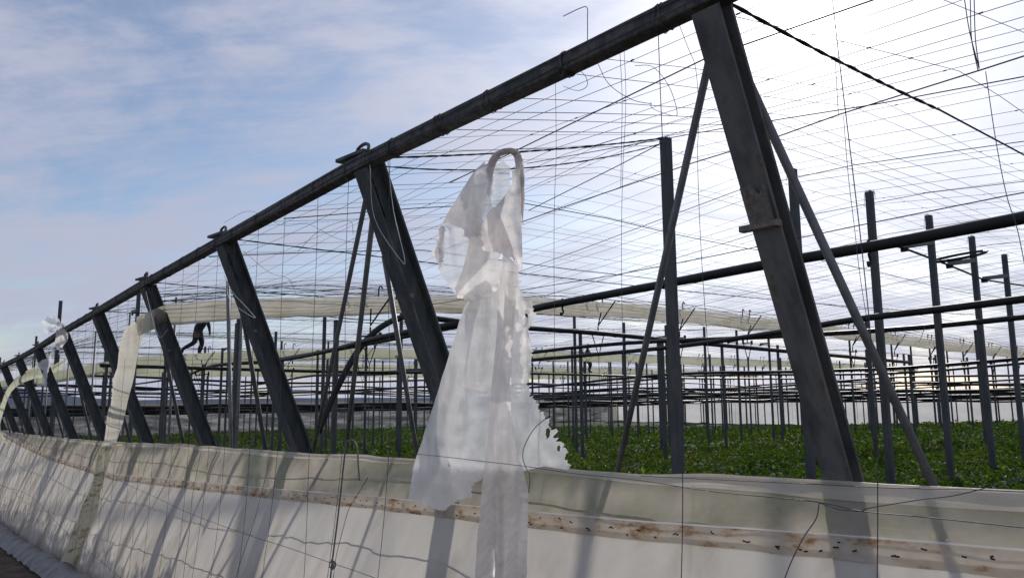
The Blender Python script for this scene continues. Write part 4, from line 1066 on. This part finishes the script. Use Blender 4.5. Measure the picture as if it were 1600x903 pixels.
# ------------------------------------------------------------------ workers
def person(p, h, facing, joints, label, top_m, leg_m):
    """joints: dict name -> (side, forward, up) in units of height; one skin surface"""
    t = empty('person', p, label, 'person')
    fw = np.array([math.cos(facing), math.sin(facing), 0]); sd_ = np.array([math.sin(facing), -math.cos(facing), 0])
    names = list(joints); co = {k: (sd_ * v[0] + fw * v[1] + Z3 * v[2]) * h for k, v in joints.items()}
    rad = dict(pel=.092, chest=.105, neck=.034, head=.055, crown=.05, shL=.042, shR=.042, elL=.036, elR=.036, wrL=.02, wrR=.02, haL=.022, haR=.022, fiL=.012, fiR=.012,
               hiL=.072, hiR=.072, knL=.05, knR=.05, anL=.034, anR=.034, heL=.026, heR=.026, toL=.02, toR=.02)
    E = [('pel', 'chest'), ('chest', 'neck'), ('neck', 'head'), ('head', 'crown')]
    for s in 'LR': E += [('chest', 'sh' + s), ('sh' + s, 'el' + s), ('el' + s, 'wr' + s), ('wr' + s, 'ha' + s), ('ha' + s, 'fi' + s), ('pel', 'hi' + s), ('hi' + s, 'kn' + s), ('kn' + s, 'an' + s), ('an' + s, 'to' + s)]
    used_ = [n for n in names if any(n in e for e in E)]
    me = bpy.data.meshes.new('body'); me.from_pydata([tuple(co[n]) for n in used_], [(used_.index(a), used_.index(b)) for a, b in E], []); me.update()
    o = bpy.data.objects.new('body', me); col.objects.link(o)
    sk = o.modifiers.new('s', 'SKIN'); 
    for i, n in enumerate(used_):
        sv = me.skin_vertices[0].data[i]; r_ = rad[n] * h; sv.radius = (r_, r_); sv.use_root = n == 'pel'
    ss = o.modifiers.new('d', 'SUBSURF'); ss.levels = 2; ss.render_levels = 2
    dg = bpy.context.evaluated_depsgraph_get(); dg.update()
    em = bpy.data.meshes.new_from_object(o.evaluated_get(dg)); em.name = 'body'
    o.modifiers.clear(); o.data = em
    em.materials.clear()
    for q in (top_m, leg_m, M_SKIN, M_CABLE): em.materials.append(q)
    cls = {}
    for n in used_:
        cls[n] = 2 if n in ('neck', 'head', 'crown') or n[:2] in ('ha', 'fi') else 1 if n[:2] in ('hi', 'kn') or n == 'pel' else 3 if n[:2] in ('an', 'to') else 0
    segs = [(co[a], co[b], (cls[a], cls[b])) for a, b in E]
    for pl in em.polygons:
        c = np.array(pl.center); best = None
        for a, b, (ca, cb) in segs:
            t_ = max(0, min(1, ((c - a) @ (b - a)) / max(1e-9, (b - a) @ (b - a)))); dd = np.linalg.norm(c - a - (b - a) * t_)
            if best is None or dd < best[0]: best = (dd, ca if t_ < .5 else cb)
        pl.material_index = best[1]; pl.use_smooth = True
    o.parent = t
    # hair cap and nose
    hc, cr = co['head'], co['crown']
    ax = (cr - hc) / np.linalg.norm(cr - hc); r0 = .062 * h
    q = MB(); rows = []
    for i in range(7):
        th = i / 6 * 1.5; row = []
        for j in range(13):
            ph = j / 12 * 2 * math.pi
            ff = fw - ax * (fw @ ax)
            row.append(hc + ax * (.03 * h) - ff * .006 * h + (ax * math.cos(th) + ff * math.sin(th) * math.cos(ph) * 1.08 + np.cross(ax, ff) * math.sin(th) * math.sin(ph)) * r0)
        rows.append(row)
    q.grid(rows); q.v = [tuple(np.array(v) + np.array(p)) for v in q.v]; q.build('hair', M_HAIR, t, True)
    q = MB(); q.tube([hc + fw * .05 * h + Z3 * .012 * h, hc + fw * .072 * h - Z3 * .008 * h], [.008 * h, .013 * h], 5); q.v = [tuple(np.array(v) + np.array(p)) for v in q.v]; q.build('nose', M_SKIN, t, True)
    return t
# stepping forward to the right, body bent, rear leg lifted
p1 = onB(307, 555, 24.6)
J1 = dict(pel=(0, 0, .47), chest=(0, .10, .66), neck=(0, .17, .77), head=(0, .22, .83), crown=(0, .25, .89), shL=(-.11, .12, .72), shR=(.11, .12, .72), elL=(-.14, .17, .57), elR=(.15, .06, .57), wrL=(-.10, .20, .45), wrR=(.13, .02, .45), haL=(-.10, .20, .42), haR=(.13, .01, .42), fiL=(-.10, .20, .385), fiR=(.13, .01, .385),
          hiL=(-.06, .0, .45), hiR=(.06, .0, .45), knL=(-.06, .08, .25), knR=(.06, -.03, .24), anL=(-.06, .03, .035), anR=(.06, -.24, .12), toL=(-.06, .13, .015), toR=(.06, -.25, .03))
person(p1, 1.75, R(8), J1, 'person in dark clothes stepping over the roof wires, head hidden behind the near gutter', M_CLOTH, M_CLOTH)
tag(MB().tube([W(a, ab(p1)[1], p1[2] - .012 - .0 * a) for a in np.arange(1, 14, 1.5)], .012, 5).build('support_cable', M_CABLE, None, True, base=W(1, 24.6, p1[2])), 'dark cable under the feet of the person near the second gutter', 'cable')
p2 = onY(919, 582, 46.0)
J2 = dict(pel=(0, -.04, .50), chest=(0, .0, .72), neck=(0, .01, .83), head=(0, .03, .89), crown=(0, .035, .95), shL=(-.11, .0, .79), shR=(.11, .0, .79), elL=(-.15, .06, .63), elR=(.16, .05, .63), wrL=(-.12, .17, .57), wrR=(.14, .17, .60), haL=(-.12, .20, .56), haR=(.14, .20, .60), fiL=(-.12, .23, .55), fiR=(.14, .23, .60),
          hiL=(-.06, -.03, .48), hiR=(.06, -.03, .48), knL=(-.06, .10, .29), knR=(.06, .07, .27), anL=(-.06, .02, .04), anR=(.06, .06, .035), toL=(-.06, .12, .015), toR=(.06, .16, .015))
person(p2, 1.75, R(-15), J2, 'person standing far off on the roof wires with knees bent, beside a bracketed roof post', M_CLOTH2, M_CLOTH)
tag(MB().tube([W(a, ab(p2)[1], p2[2] - .012) for a in np.arange(10, 50, 2)], .014, 5).build('support_cable', M_CABLE, None, True, base=W(10, ab(p2)[1], p2[2])), 'dark cable under the feet of the far-off person', 'cable')

# ------------------------------------------------------------------ render settings
sc.view_settings.view_transform = 'Standard'; sc.view_settings.look = 'None'; sc.view_settings.exposure = 0
sc.render.engine = 'CYCLES'
sc.cycles.transparent_max_bounces = 24; sc.cycles.max_bounces = 8; sc.cycles.transmission_bounces = 8
sc.cycles.sample_clamp_indirect = 6
